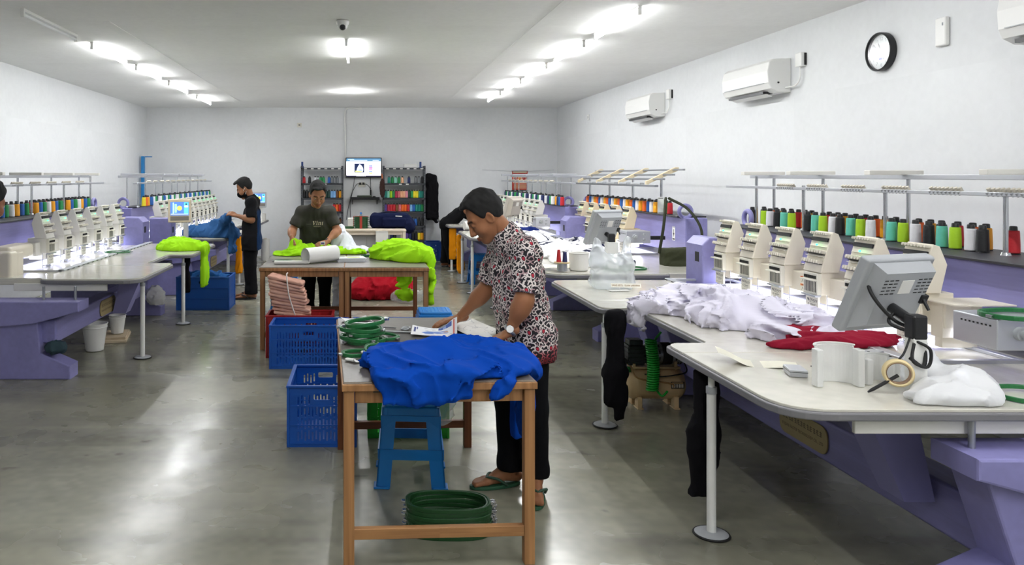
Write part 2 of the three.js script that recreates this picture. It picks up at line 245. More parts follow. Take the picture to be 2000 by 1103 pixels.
const boardTex = canvasTex(512, 160, (c, w, h) => { c.fillStyle = '#a8966a'; c.fillRect(0, 0, w, h); c.fillStyle = '#4b3c18'; c.font = 'bold 30px sans-serif'; c.textAlign = 'center'; c.fillText('FUJIAN FASTER TECHNOLOGY CO., LTD', 256, 120, 480); for (let i = 0; i < 13; i++) { const x = 22 + i * 36; c.fillRect(x, 30, 26, 5); c.fillRect(x + 3, 44, 22, 4); c.fillRect(x + 11, 24, 5, 40); c.fillRect(x + (i % 3) * 5, 58, 24, 5); if (i % 2) c.fillRect(x + 1, 34, 4, 28); else c.fillRect(x + 21, 34, 4, 28); } });
const boardMat = std(0xffffff, .45, { map: boardTex });
const slot = (g, a) => { g.rotateZ(a); return g; };
const headGeo = (() => {
  const H = {}, lean = -.26;
  H.body = mg([prism([[.065, 1.02], [.0, 1.262], [-.014, 1.285], [-.046, 1.274], [-.084, 1.175], [-.05, 1.02]], -.112, .112, .006, 2), bx(-.13, .05, .868, 1.02, -.09, .09, .006), bx(-.13, -.0, .8, .87, -.05, .05, .006)]);
  const row = (y, r, L, n, w, back = 0) => { const x = .065 - (y - 1.02) * .265 - back; const a = []; for (let i = 0; i < n; i++) { const z = -w / 2 + w * i / (n - 1); a.push(cyl([x - .005, y, z], [x + L, y + L * .26, z], r, r * .8, 8)); } return a; };
  H.rows = [...row(1.15, .0145, .032, 7, .19), ...row(1.084, .0145, .034, 7, .18), ...row(1.268, .0105, .026, 8, .19)]; H.knobs = mg(H.rows);
  const sh = (y, h, t) => bx(-.004, t, -h / 2, h / 2, -.1, .1, .002).rotateZ(.26).translate(.065 - (y - 1.02) * .265, y, 0);
  H.strip = mg([sh(1.232, .026, .008), sh(1.134, .005, .016), sh(1.072, .005, .016)]);
  H.shelf = mg([sh(1.12, .004, .02), sh(1.185, .003, .008)]);
  H.panel = mg([bx(.045, .075, .868, 1.012, -.088, .088, .004), bx(.07, .105, .962, .97, -.08, .08, .002)]);
  H.slots = mg([...Array(8).keys()].flatMap((i) => [bx(.073, .0765, .885, .955, -.067 + i * .0188, -.0605 + i * .0188), bx(.073, .082, .975, .995, -.067 + i * .0188, -.059 + i * .0188)]));
  H.bar = mg([bx(.05, .09, .856, .87, -.09, .09, .003)]);
  H.plate = bx(.05, .066, .752, .858, -.076, .076, .003);
  H.needles = mg([...[...Array(8).keys()].flatMap((i) => [cyl([.04, .722, -.054 + i * .0155], [.04, .756, -.054 + i * .0155], .003, .003, 5), bx(.03, .075, .735, .739, -.057 + i * .0155, -.051 + i * .0155)]), cyl([.02, .722, .1], [.02, .87, .1], .003, .003, 5), bx(.0, .05, .738, .75, .06, .09, .003)]);
  H.led = ball([.072 - .17 * .265 + .012, 1.198, .012], .007, 8);
  return H;
})();
const headCache = {};
const headFlip = (s) => headCache[s] ??= Object.fromEntries(Object.entries(headGeo).map(([k, g]) => [k, s > 0 ? g : Array.isArray(g) ? g.map(flip) : flip(g)]));
const labelPlane = (w, h, s, x, y, z) => new THREE.PlaneGeometry(w, h).rotateY(s * PI / 2).translate(s * x, y, z);

function machine(o) {
  const { s, xf, dN, n, pitch } = o, rx = o.rx ?? -.5, rb = rx - .15, dF = dN + (n - 1) * pitch, lift = o.lift ?? 0;
  const t = thing('embroidery_machine', o.label, 'embroidery machine', [-s * xf, 0, -dN]);
  const Z = (d) => dN - d, G = (g) => { g = mg(g); return s > 0 ? g : flip(g); };
  const part = (name, geos, mat, parent = t) => obj(name, G(geos), mat, parent);
  const B = (x0, x1, y0, y1, d0, d1, r) => bx(x0, x1, y0, y1, Z(d1), Z(d0), r);
  // heads
  const H = headFlip(s), hs = o.hs ?? 1, y0 = 1.285 + lift - 1.285 * hs;
  for (let i = 0; i < n; i++) {
    const h = obj('embroidery_head', H.body, o.headMat, t); h.position.set(0, y0, Z(dN + i * pitch)); h.scale.set(1, hs, hs < 1 ? .85 : 1);
    if (o.fine) for (const q of H.rows) obj('tension_knob', q, M.knob, h); else obj('tension_knobs', H.knobs, M.knob, h).userData.kind = 'stuff'; obj('thread_guide', H.strip, M.black, h); obj('guide_shelf', H.shelf, M.plate, h); obj('needle_panel', H.panel, M.plate, h); obj('needle_slots', H.slots, M.black, h);
    obj('clamp_bar', H.bar, M.steel, h); obj('name_plate', H.plate, M.plate, h); obj('needles', H.needles, M.chrome, h); obj('status_light', H.led, greenLed, h);
    obj('name_print', labelPlane(.145, .102, s, .0665, .806, 0), plateMat, h);
  }
  // head rail, beam, thread shelf
  part('head_rail', [B(-.14, -.005, .872 + lift, 1.0 + lift, dN - .18, dF + .25, .008)], o.headMat);
  part('beam', [B(rb - .04, -.26, .84, 1.2 + lift, o.b0, o.b1, .012), B(-.5, -.3, .4, .86, o.b0 + .45, o.b0 + .65), B(-.5, -.3, .4, .86, o.b1 - .5, o.b1 - .3)], M.purple);
  part('thread_shelf', [B(rb - .08, -.22, 1.2 + lift, 1.215 + lift, o.b0 + .12, o.b1 - .1, .004)], M.darkShelf);
  const L0 = dN - .2, L1 = dF + .25, lx = -.0;
  part('led_strip', [B(-.11, -.06, .862 + lift, .874 + lift, L0, L1)], ledMat);
  { const l = new THREE.RectAreaLight(LED_COLOR, LED_LIGHT * (o.led ?? 1), .05, L1 - L0); l.position.set(s * -.085, .858 + lift, Z((L0 + L1) / 2)); l.rotation.x = -PI / 2; t.add(l); }
  // bed with the frame rails
  const by = .775;
  part('bed', [B(-.62, .37, by - .05, by + .008, o.t0 + .12, o.t1 - .15, .006)], M.laminate);
  part('frame_rail', [B(.30, .36, by + .008, by + .03, dN - .42, dF + .35, .004), B(-.2, -.17, by + .008, by + .026, dN - .42, dF + .35, .004), B(-.2, .33, by + .008, by + .024, dN - .42, dN - .39), B(-.2, .33, by + .008, by + .024, dF + .32, dF + .35)], M.alu);
  { const holes = []; for (let d = dN - .36; d < dF + .3; d += .13) holes.push(B(.357, .3615, by + .014, by + .022, d, d + .05)); part('rail_slots', holes, M.black); }
  // table panels with rubber edge
  const w = o.wing, nx = o.notch, [m0, m1] = o.nd, [s0, s1] = o.seam, ty = .79 + (o.tl ?? 0);
  const panels = [[[.34, o.t0], [w, o.t0, .2], [w, s0, 0], [.34, s0, 0]], [[.34, s0, 0], [w, s0, 0], [w, m0, .09], [nx, m0, .05], [nx, m1, .05], [w, m1, .09], [w, s1, 0], [.34, s1, 0]], [[.34, s1, 0], [w, s1, 0], [w, o.t1, .1], [.34, o.t1, .02]]];
  const grow = (p, e) => p.map(([x, d, r]) => [x > .5 ? x + e : x, d === o.t0 ? d - e : d === o.t1 ? d + e : d === m0 ? d + e : d === m1 ? d - e : d, r]);
  for (const p of panels) {
    const f = (q) => roundPoly(q.map(([x, d, r]) => [x, d - dN, r ?? .1]), .1);
    const top = part('table_top', [slab(f(p.map(([x, d, r]) => [x, d === s0 || d === s1 ? d + (p[0][1] === d ? .004 : -.004) : d, r])), ty - .012, ty, .002, 1)], M.laminate); boxUV(top.geometry, 1.9);
    part('table_edge', [slab(f(grow(p, .014)), ty - .042, ty - .011, .006, 2)], M.rubber, top);
  }
  if (o.drawer) part('table_skirt', [B(.12, w - .28, ty - .105, ty - .043, o.t0 + .04, o.t0 + .06, .004)], M.paper);
  // lower beam, brackets, frames
  const fo = o.fo ?? 0, fr = (x) => x + fo;
  part('lower_beam', [B(fr(.44), fr(.6), o.lb[0], o.lb[1], o.f0 + .12, o.f1, .015)], M.purple);
  const [lt, lb2] = o.leg ?? [.47, .5], frame = [[-.62, 0], [fr(lb2 + .24), 0], [fr(lb2 + .24), .11], [fr(lb2 + .18), .135], [fr(lb2), .215], [fr(lt), .52], [fr(lt), .6], [-.62, .6]], arm = [[fr(.1), .43], [fr(.46), .46], [fr(.83), .56], [fr(.83), .64], [-.62, .64], [-.62, .43]];
  for (const d of [o.f0, ...(o.mid ?? []), o.f1]) part('end_frame', [prism(frame, Z(d + .24), Z(d + .05), .01, 2), prism(arm, Z(d + .24), Z(d), .01, 2), B(-.5, -.3, .62, .85, d + .04, d + .2)], M.purple);
  for (const d of o.br ?? []) part('bracket', [hexa([[fr(.62), .28, Z(d)], [fr(.75), .28, Z(d)], [fr(.75), .28, Z(d + .16)], [fr(.62), .28, Z(d + .16)]], [[fr(.72), ty - .05, Z(d)], [fr(.95), ty - .05, Z(d)], [fr(.95), ty - .05, Z(d + .2)], [fr(.72), ty - .05, Z(d + .2)]])], M.purpleDark);
  for (const x of o.scr ?? [.5, .76]) part('adjusting_screw', cyl([x + fo, .63, Z(o.f0 + .12)], [x + fo, ty - .04, Z(o.f0 + .12)], .012, .012, 8), M.steel);
  for (const d of o.poles) {
    const px = w - (o.poleIn ?? .04), p = part('support_pole', [cyl([px, .012, Z(d)], [px, .68, Z(d)], .021, .021, 14), cyl([px, .66, Z(d)], [px, ty - .04, Z(d)], .014, .014, 12)], M.whitePlastic);
    part('pole_collar', [cyl([px, .655, Z(d)], [px, .685, Z(d)], .024, .024, 14)], M.greyPlastic, p);
    const bs = part('pole_base', [lathe([[0, .016], [.06, .013], [.075, .006], [.075, 0]].reverse(), [px, .004, Z(d)], 24)], M.greyPlastic, p);
    part('rubber_ring', [ring([px, .006, Z(d)], .077, .0055, 'y', 28, 6)], M.black, p);
  }
  if (o.np) { const npl = part('name_board', [prism(roundPoly([[-.23, -.075], [.23, -.075], [.23, .075], [-.23, .075]], .07), -.004, .004, .001).rotateY(PI / 2).translate(fr(.606), (o.lb[0] + o.lb[1]) / 2 + .0, Z(o.np))], std(0xa8966a, .5)); obj('board_print', labelPlane(.42, .12, s, fr(.606) + .0047, (o.lb[0] + o.lb[1]) / 2, Z(o.np)), boardMat, npl); }
  // rack
  const lo = 1.55 + lift * .6, hi = 1.648 + lift * .25, poles = o.rp;
  for (const d of poles) for (const x of o.slant ? [rx] : [rx, rb]) part('rack_pole', [cyl([x, 1.2 + lift, Z(d)], [x, o.slant ? 1.67 : x === rx && d === poles[poles.length - 1] ? hi : x === rx ? lo + .02 : hi, Z(d)], o.pr ?? .012, o.pr ?? .012, 10), cyl([x, 1.213 + lift, Z(d)], [x, 1.23 + lift, Z(d)], .026, .02, 12)], M.chrome);
  const r0 = o.r0 ?? poles[0] - .3, r1 = o.r1 ?? poles[poles.length - 1] + .15;
  if (!o.slant) {
    part('upper_rail', [B(rb - .03, rb + .03, hi - .018, hi + .012, r0, r1, .003)], M.alu);
    part('lower_rail', [B(rx - .01, rx + .05, lo - .014, lo + .008, r0 + .1, r1 + .1, .003)], M.alu);
    for (const d of poles) { part('rail_cap', [B(rb - .08, rx + .12, hi + .01, hi + .04, d - .03, d + .03, .004)], o.slim ? M.alu : M.pale); }
    const eye = [], eye2 = []; for (let i = 0; i < n; i++) for (let k = 0; k < 8; k++) { const d = dN + i * pitch + (k - 3.5) * pitch * .075; eye.push(cyl([rx + .03, lo + .004, Z(d)], [rx + .045, lo + .028, Z(d)], .01, .011, 7)); eye2.push(cyl([rx + .04, lo - .014, Z(d)], [rx + .05, lo + .006, Z(d)], .007, .009, 6)); }
    if (o.fine) { for (const q of eye) part('thread_eyelet', q, M.knob); for (const q of eye2) part('eyelet_spring', q, M.greyPlastic); } else { part('thread_eyelets', eye, M.knob).userData.kind = 'stuff'; part('eyelet_springs', eye2, M.greyPlastic).userData.kind = 'stuff'; }
  } else {
    for (const d of poles) part('slant_arm', [prism([[-.12, 1.54], [-.12, 1.6], [-.14, 1.605], [-.45, 1.755], [-.49, 1.755], [-.49, 1.72], [-.15, 1.57], [-.15, 1.54]], Z(d + .02), Z(d - .02), .003)], M.ivory);
    for (const [x, y] of [[-.21, 1.625], [-.32, 1.675], [-.43, 1.73]]) part('cross_rail', [B(x - .014, x + .014, y - .014, y + .006, r0, r1, .003)], M.steel);
    part('lower_rail', [B(-.15, -.11, 1.535, 1.56, r0, r1, .004)], M.steel);
    const eye = []; for (let i = 0; i < n; i++) eye.push(B(-.155, -.1, 1.555, 1.58, dN + i * pitch - .13, dN + i * pitch + .13, .006)); part('thread_eyelets', eye, M.greyPlastic);
  }
  for (const [d, x] of o.rings ?? []) part('lifting_eye', [ring([x ?? -.38, 1.265 + lift, Z(d)], .065, .02, o.ringAxis ?? 'z', 28, 10), cyl([x ?? -.38, 1.19 + lift, Z(d)], [x ?? -.38, 1.215 + lift, Z(d)], .04, .03, 12)], M.purple);
  if (o.block) { const [x0, x1, a, b, d0, d1] = o.block; part('control_block', [prism([[x0, a], [x1, a], [x1, b - .06], [x1 - .06, b], [x0, b]], Z(d1), Z(d0), .012, 2)], M.purple); part('block_slot', [B(x1 - .002, x1 + .003, b - .2, b - .12, d0 + .06, d0 + .13)], M.black); }
  t.userData.G = undefined; delete t.userData.G;
  return { t, part, B, Z, s, obj: t };
}
// winder: the grey steel box with dials at the near end of a machine
function winder(m, x, y, d, w = .26, h = .13, l = .24, hoop = true) {
  const b = m.part('tension_box', [m.B(x, x + w, y, y + h, d, d + l, .006)], M.alu);
  for (const [a, q, r] of [[.28, .72, .014], [.28, .3, .014], [.65, .55, .03]]) m.part('dial', [cyl([x + w * a, y + h * q, m.Z(d) - .005], [x + w * a, y + h * q, m.Z(d) + .02], r, r * .9, 14), ...(r > .02 ? [cyl([x + w * a, y + h * q, m.Z(d) + .01], [x + w * a, y + h * q, m.Z(d) + .05], .018, .016, 14)] : [])], M.greyPlastic, b);
  m.part('box_bracket', [m.B(x - .2, x + .02, y + .03, y + .07, d + .1, d + .14, .004), ...[0, 1, 2, 3, 4, 5, 6, 7].map((i) => m.B(x + w - .0005, x + w + .002, y + h - .035, y + h - .028, d + .03 + i * .022, d + .038 + i * .022))], M.black, b);
}
// control panel on an arm; angle = where its back faces, lean = backward tilt
function panel(m, x, y, d, w, h, turn, lean, mat, screenTex, post) {
  const g = (q) => q.rotateX(lean).rotateY(turn).translate(m.s * x, y, m.Z(d));
  const taper = hexa([[-w / 2, -h / 2, -.03], [w / 2, -h / 2, -.03], [w / 2, -h / 2, .03], [-w / 2, -h / 2, .03]].map(([a, b, c]) => [a, b, -c]).reverse(), [[-w / 2, h / 2, -.03], [w / 2, h / 2, -.03], [w / 2, h / 2, .03], [-w / 2, h / 2, .03]].map(([a, b, c]) => [a, b, -c]).reverse());
  const c = obj('control_panel', [g(bx(-w / 2, w / 2, -h / 2, h / 2, -.02, .03, .012)), g(hexa([[-w * .42, -h * .44, -.019], [-w * .34, -h * .3, -.075], [w * .34, -h * .3, -.075], [w * .42, -h * .44, -.019]], [[-w * .42, h * .46, -.019], [-w * .36, h * .4, -.075], [w * .36, h * .4, -.075], [w * .42, h * .46, -.019]]))], mat, m.t);
  const vents = []; for (const sx of [-1, 1]) for (let i = 0; i < 3; i++) for (let k = 0; k < 5; k++) vents.push(g(bx(sx * w * .25 + (i - 1) * w * .075 - w * .025, sx * w * .25 + (i - 1) * w * .075 + w * .025, h * .3 - k * h * .045, h * .3 - k * h * .045 + .004, -.0765, -.0735)));
  obj('vents', vents, M.black, c); obj('rating_label', g(bx(-w * .09, w * .09, h * .12, h * .3, -.0765, -.074)), M.paper, c);
  obj('rear_socket', [g(bx(-w * .4, -w * .3, -.01, .03, -.085, -.06, .004)), g(cyl([-w * .34, .01, -.08], [-w * .34, -.02, -.12], .008, .006, 8))], M.blackPlastic, c);
  obj('screen_glass', g(bx(-w * .4, w * .4, -h * .2, h * .38, .029, .032)), screenTex ? std(0x222222, .3, { emissive: 0xffffff, emissiveMap: screenTex, emissiveIntensity: .85 }) : std(0x1a1d22, .2), c);
  if (screenTex) { const p = new THREE.PlaneGeometry(w * .8, h * .58).translate(0, h * .09, .0325); obj('screen', g(p), std(0x0a0a0a, .3, { emissive: 0xffffff, emissiveMap: screenTex, emissiveIntensity: .85 }), c); c.children.find((q) => q.name === 'screen_glass').material = M.blackPlastic; obj('keypad', g(bx(-w * .4, w * .4, -h * .42, -h * .24, .029, .033)), std(0x77716a, .5), c); }
  if (post) { const [px, pd, pw] = post; m.part('panel_post', [m.B(px - pw, px + pw, .722, y - .13, pd - pw, pd + pw, .004)], M.whitePlastic); m.part('panel_joint', [m.B(px - .03, px + .03, y - .15, y - .05, pd - .03, pd + .03, .01), cyl([m.s * m.s * px, y - .09, m.Z(pd)], [x, y - .04, m.Z(d)], .022, .022, 10)], M.blackPlastic); }
  return c;
}
const machines = {};
machines.white = machine({ fine: true, label: 'purple embroidery machine with grey-cream heads, crumpled white cloth on its table', s: -1, xf: 2.9, dN: 4.0, n: 6, pitch: .415, hs: .94, lift: .025, headMat: M.cream, b0: 2.6, b1: 6.75, t0: 2.86, t1: 6.4, wing: 1.315, notch: 1.09, nd: [4.0, 5.06], seam: [3.78, 5.37], drawer: true, fo: -.15, lb: [.15, .37], f0: 2.76, f1: 6.3, mid: [5.75], br: [3.25, 4.9], poles: [3.55, 5.1], poleIn: .035, np: 4.25, leg: [.75, .65], rp: [4.05, 4.98, 5.9, 6.6], r0: 3.2, r1: 6.95, rings: [[6.65, -.45]], ringAxis: 'x', block: [-.02, .11, .7, 1.15, 6.28, 6.6] });
machines.tan = machine({ label: 'purple embroidery machine with tan heads and a slanted thread rack', s: -1, xf: 3.1, dN: 8.95, n: 5, pitch: .45, hs: .97, lift: .02, headMat: M.ivory, b0: 7.95, b1: 11.6, t0: 6.8, t1: 10.4, wing: 1.45, notch: 1.15, nd: [8.2, 9.4], seam: [7.9, 9.8], drawer: true, lb: [.25, .46], f0: 7.6, f1: 10.55, mid: [9.4], poles: [7.3, 9.6], np: 8.8, rx: -.3, rp: [8.69, 9.6, 10.5, 11.4], pr: .015, slant: true, rings: [[8.05, -.3], [11.45, -.3]], block: [-.05, .3, .7, 1.1, 10.5, 10.8] });
machines.poster = machine({ label: 'purple embroidery machine with many small white heads below the red wall poster', s: -1, xf: 2.65, dN: 11.5, n: 10, pitch: .36, hs: .84, lift: .015, tl: .01, headMat: M.pale, led: .7, b0: 10.95, b1: 15.5, t0: 10.6, t1: 15.3, wing: 1.13, notch: .85, nd: [12.0, 13.2], seam: [11.6, 13.6], lb: [.28, .47], f0: 10.9, f1: 14.9, poles: [10.83, 11.9, 13.3], poleIn: .05, rx: -.25, rp: [11.15, 12, 13, 14.1, 15.2], slim: true, r0: 10.3, r1: 15.5, pr: .009, rings: [[11.1, -.35]], ringAxis: 'z' });
machines.bucket = machine({ label: 'purple embroidery machine with six pale heads above the white buckets', s: 1, xf: 3.06, dN: 7.42, n: 6, pitch: .44, hs: .94, lift: .025, headMat: M.pale, b0: 6.2, b1: 10.3, t0: 6.46, t1: 9.85, wing: 1.19, notch: .92, nd: [7.65, 8.5], seam: [7.45, 8.95], drawer: true, lb: [.28, .47], fo: -.05, f0: 6.2, f1: 9.05, br: [7.7], poles: [7.0, 8.6], poleIn: .12, np: 7.6, rp: [7.4, 8.3, 9.2, 10.1], r0: 6.1, r1: 10.4, rings: [[10.1, -.45]], ringAxis: 'x', block: [-.05, .25, .7, 1.12, 9.9, 10.2] });
machines.screen = machine({ label: 'purple embroidery machine with twelve small heads and a lit control screen', s: 1, xf: 2.88, dN: 11.0, n: 12, pitch: .36, hs: .84, lift: .015, tl: .01, headMat: M.pale, led: .7, b0: 10.5, b1: 15.5, t0: 10.55, t1: 15.2, wing: 1.05, notch: .78, nd: [12.2, 13.4], seam: [11.8, 13.9], lb: [.28, .47], fo: .05, f0: 10.6, f1: 14.9, poles: [10.75, 11.7], poleIn: .03, np: 11.6, rx: -.2, rp: [10.6, 11.5, 12.5, 13.5, 14.5], slim: true, r0: 10.3, r1: 15.5, pr: .009, rings: [[10.6, -.4]], ringAxis: 'z', block: [.0, .3, .7, 1.08, 10.45, 10.7] });
const cpTex = canvasTex(320, 240, (c, w, h) => { c.fillStyle = '#3f63ae'; c.fillRect(0, 0, w, h); c.fillStyle = '#9af5a0'; c.fillRect(42, 14, 18, 190); c.fillRect(74, 40, 36, 150); c.fillStyle = '#3c9b58'; for (let i = 0; i < 9; i++) c.fillRect(76, 50 + i * 16, 30, 5); c.fillStyle = '#f4ee4a'; c.beginPath(); c.arc(158, 112, 42, 0, 7); c.fill(); c.fillStyle = '#4cc6f5'; c.fillRect(238, 10, 74, 200); c.fillStyle = '#123'; c.fillRect(258, 28, 34, 26); c.fillStyle = '#e8f3b0'; c.fillRect(244, 66, 62, 28); c.fillStyle = '#bfeef5'; c.fillRect(10, 212, 300, 10); });
panel(machines.screen, .46, 1.19, 10.25, .30, .31, .22, -.12, std(0xcfc0a4, .5), cpTex, [.46, 10.62, .03]);
panel(machines.white, .62, 1.15, 3.35, .38, .36, PI + .3, -.42, M.greyPlastic, null, [.66, 3.1, .028]);
panel(machines.tan, .75, 1.16, 7.45, .34, .36, PI + .4, -.42, M.greyPlastic, null, [.72, 7.3, .05]);
panel(machines.poster, .5, 1.22, 10.9, .3, .3, PI + .7, -.3, std(0xb9b2a8, .5), null, [.5, 10.95, .03]);
panel(machines.screen, .95, 1.2, 14.6, .26, .3, .2, -.2, M.greyPlastic, cpTex, [.97, 14.65, .025]);
winder(machines.white, -.02, .93, 3.2, .27, .13, .24); winder(machines.tan, -.03, .93, 8.3, .26, .13, .24); winder(machines.poster, .0, .95, 10.75, .2, .12, .2); { const m = machines.bucket, e = m.part('end_cover', [m.B(-.3, .04, .74, 1.0, 6.62, 6.78, .03), m.B(-.22, -.02, .9, 1.03, 6.75, 7.25, .04), m.B(-.05, .03, .77, .98, 6.78, 6.9, .01)], M.cream); m.part('cover_inset', [m.B(-.26, -.06, .86, .96, 6.612, 6.622, .004), m.B(-.24, -.2, .8, .82, 6.612, 6.622)], M.plate, e); }
{ // side cover beside the nearest head of the white-cloth machine, and its stickers
  const m = machines.white; m.part('side_cover', [m.B(-.2, .0, .85, 1.03, 3.83, 3.91, .004), m.B(-.26, .04, 1.03, 1.036, 3.7, 3.93), m.B(-.2, -.02, .795, .85, 3.86, 3.91, .004)], M.cream);
  obj('warning_sticker', labelPlane(.1, .15, -1, -.2585, 1.06, m.Z(3.15)), warnMat, m.t); obj('warning_sticker', labelPlane(.07, .1, -1, -.004, .95, m.Z(5.04)), warnMat, m.t);
  const one = canvasTex(64, 128, (c, w, h) => { c.fillStyle = '#f4f4f0'; c.fillRect(0, 0, w, h); c.fillStyle = '#111'; c.fillRect(4, 4, 56, 4); c.fillRect(28, 26, 10, 66); c.beginPath(); c.moveTo(18, 60); c.lineTo(48, 60); c.lineTo(33, 92); c.fill(); c.fillRect(8, 108, 48, 12); });
  obj('arrow_sticker', labelPlane(.075, .15, -1, -.2585, 1.04, machines.tan.Z(8.25)), std(0xffffff, .5, { map: one }), machines.tan.t);
  obj('warning_sticker', labelPlane(.1, .08, 1, -.2585, 1.08, machines.bucket.Z(6.9)), warnMat, machines.bucket.t);
}
// ---------- surfaces meshed from distance fields (cloth, bags, bodies) ----------
function nets(f, lo, hi, h) {
  const nx = Math.ceil((hi[0] - lo[0]) / h) + 1, ny = Math.ceil((hi[1] - lo[1]) / h) + 1, nz = Math.ceil((hi[2] - lo[2]) / h) + 1, D = new Float32Array(nx * ny * nz), id = new Int32Array(nx * ny * nz).fill(-1), pos = [], idx = [];
  const at = (i, j, k) => (k * ny + j) * nx + i, S = 4;                       // coarse skip: blocks far from the surface are filled with their corner's value
  for (let k0 = 0; k0 < nz; k0 += S) for (let j0 = 0; j0 < ny; j0 += S) for (let i0 = 0; i0 < nx; i0 += S) {
    const c = f(lo[0] + (i0 + S / 2) * h, lo[1] + (j0 + S / 2) * h, lo[2] + (k0 + S / 2) * h), far = abs(c) > h * S * 2.2;
    for (let k = k0; k < min(k0 + S, nz); k++) for (let j = j0; j < min(j0 + S, ny); j++) for (let i = i0; i < min(i0 + S, nx); i++) D[at(i, j, k)] = far ? c : f(lo[0] + i * h, lo[1] + j * h, lo[2] + k * h);
  }
  for (let k = 0; k < nz - 1; k++) for (let j = 0; j < ny - 1; j++) for (let i = 0; i < nx - 1; i++) {
    let m = 0, cx = 0, cy = 0, cz = 0, n = 0; const v = [];
    for (let q = 0; q < 8; q++) { const d = D[at(i + (q & 1), j + (q >> 1 & 1), k + (q >> 2))]; v.push(d); if (d < 0) m++; }
    if (!m || m === 8) continue;
    for (let a = 0; a < 8; a++) for (let b = 0; b < 3; b++) { const e = a | (1 << b); if (e === a) continue; if ((v[a] < 0) !== (v[e] < 0)) { const t = v[a] / (v[a] - v[e]); cx += (a & 1) + (b === 0 ? t : 0); cy += (a >> 1 & 1) + (b === 1 ? t : 0); cz += (a >> 2) + (b === 2 ? t : 0); n++; } }
    id[at(i, j, k)] = pos.length / 3; pos.push(lo[0] + (i + cx / n) * h, lo[1] + (j + cy / n) * h, lo[2] + (k + cz / n) * h);
  }
  const quad = (a, b, c, d, fl) => { if (a < 0 || b < 0 || c < 0 || d < 0) return; if (fl) idx.push(a, b, c, a, c, d); else idx.push(a, c, b, a, d, c); };
  for (let k = 1; k < nz - 1; k++) for (let j = 1; j < ny - 1; j++) for (let i = 1; i < nx - 1; i++) {
    const d = D[at(i, j, k)] < 0;
    if (d !== D[at(i + 1, j, k)] < 0) quad(id[at(i, j - 1, k - 1)], id[at(i, j, k - 1)], id[at(i, j, k)], id[at(i, j - 1, k)], d);
    if (d !== D[at(i, j + 1, k)] < 0) quad(id[at(i - 1, j, k - 1)], id[at(i - 1, j, k)], id[at(i, j, k)], id[at(i, j, k - 1)], d);
    if (d !== D[at(i, j, k + 1)] < 0) quad(id[at(i - 1, j - 1, k)], id[at(i, j - 1, k)], id[at(i, j, k)], id[at(i - 1, j, k)], d);
  }
  const g = new THREE.BufferGeometry(); g.setAttribute('position', new THREE.Float32BufferAttribute(pos, 3)); g.setIndex(idx); g.computeVertexNormals(); return g;
}
const smin = (a, b, k) => { const h = max(k - abs(a - b), 0) / k; return min(a, b) - h * h * k * .25; };
const sdBox = (x, y, z, hx, hy, hz, r = 0) => { const a = abs(x) - hx + r, b = abs(y) - hy + r, c = abs(z) - hz + r; return hypot(max(a, 0), max(b, 0), max(c, 0)) + min(max(a, b, c), 0) - r; };
const sdEll = (x, y, z, a, b, c) => { const k0 = hypot(x / a, y / b, z / c), k1 = hypot(x / a / a, y / b / b, z / c / c); return k1 < 1e-6 ? -min(a, b, c) : k0 * (k0 - 1) / k1; };
const sdCap = (x, y, z, q) => { const bx = q[4] - q[0], by = q[5] - q[1], bz = q[6] - q[2], px = x - q[0], py = y - q[1], pz = z - q[2], t = clamp((px * bx + py * by + pz * bz) / (bx * bx + by * by + bz * bz + 1e-9), 0, 1); return hypot(px - bx * t, py - by * t, pz - bz * t) - mix(q[3], q[7], t); };
// prims: e = ellipsoid [x, y, z, rx, ry, rz, turn], b = rounded slab [x, y, z, hx, hy, hz, r, turn, tilt about x, tilt about z], c = tapered rod
function field(prims, k) {
  const P = prims.map((p) => p.e ? { t: 0, q: p.e, c: cos(p.e[6] ?? 0), s: sin(p.e[6] ?? 0) } : p.b ? { t: 1, q: p.b, m: new THREE.Matrix4().makeRotationFromEuler(new THREE.Euler(p.b[8] ?? 0, p.b[7] ?? 0, p.b[9] ?? 0, 'YXZ')).transpose().elements } : { t: 2, q: p.c });
  return (x, y, z) => { let d = 9; for (const { t, q, c, s, m } of P) { let e; if (t === 2) e = sdCap(x, y, z, q); else { const X = x - q[0], Y = y - q[1], Z = z - q[2]; e = t ? sdBox(m[0] * X + m[4] * Y + m[8] * Z, m[1] * X + m[5] * Y + m[9] * Z, m[2] * X + m[6] * Y + m[10] * Z, q[3], q[4], q[5], q[6] ?? .01) : sdEll(c * X - s * Z, Y, s * X + c * Z, q[3], q[4], q[5]); } d = d > 8 ? e : smin(d, e, k); } return d; };
}
function bounds(prims, pad) { const lo = [9e9, 9e9, 9e9], hi = [-9e9, -9e9, -9e9]; const add = (c, r) => { for (let i = 0; i < 3; i++) { lo[i] = min(lo[i], c[i] - r[i] - pad); hi[i] = max(hi[i], c[i] + r[i] + pad); } }; for (const p of prims) { if (p.c) { add(p.c, [p.c[3], p.c[3], p.c[3]]); add(p.c.slice(4), [p.c[7], p.c[7], p.c[7]]); } else { const q = p.e ?? p.b, rot = q.slice(6 + (p.b ? 1 : 0)).some((a) => a), R = p.b ? hypot(q[3], q[4], q[5]) : max(q[3], q[5]); add(q, rot ? [R, p.b ? R : q[4], R] : [q[3], q[4], q[5]]); } } return [lo, hi]; }
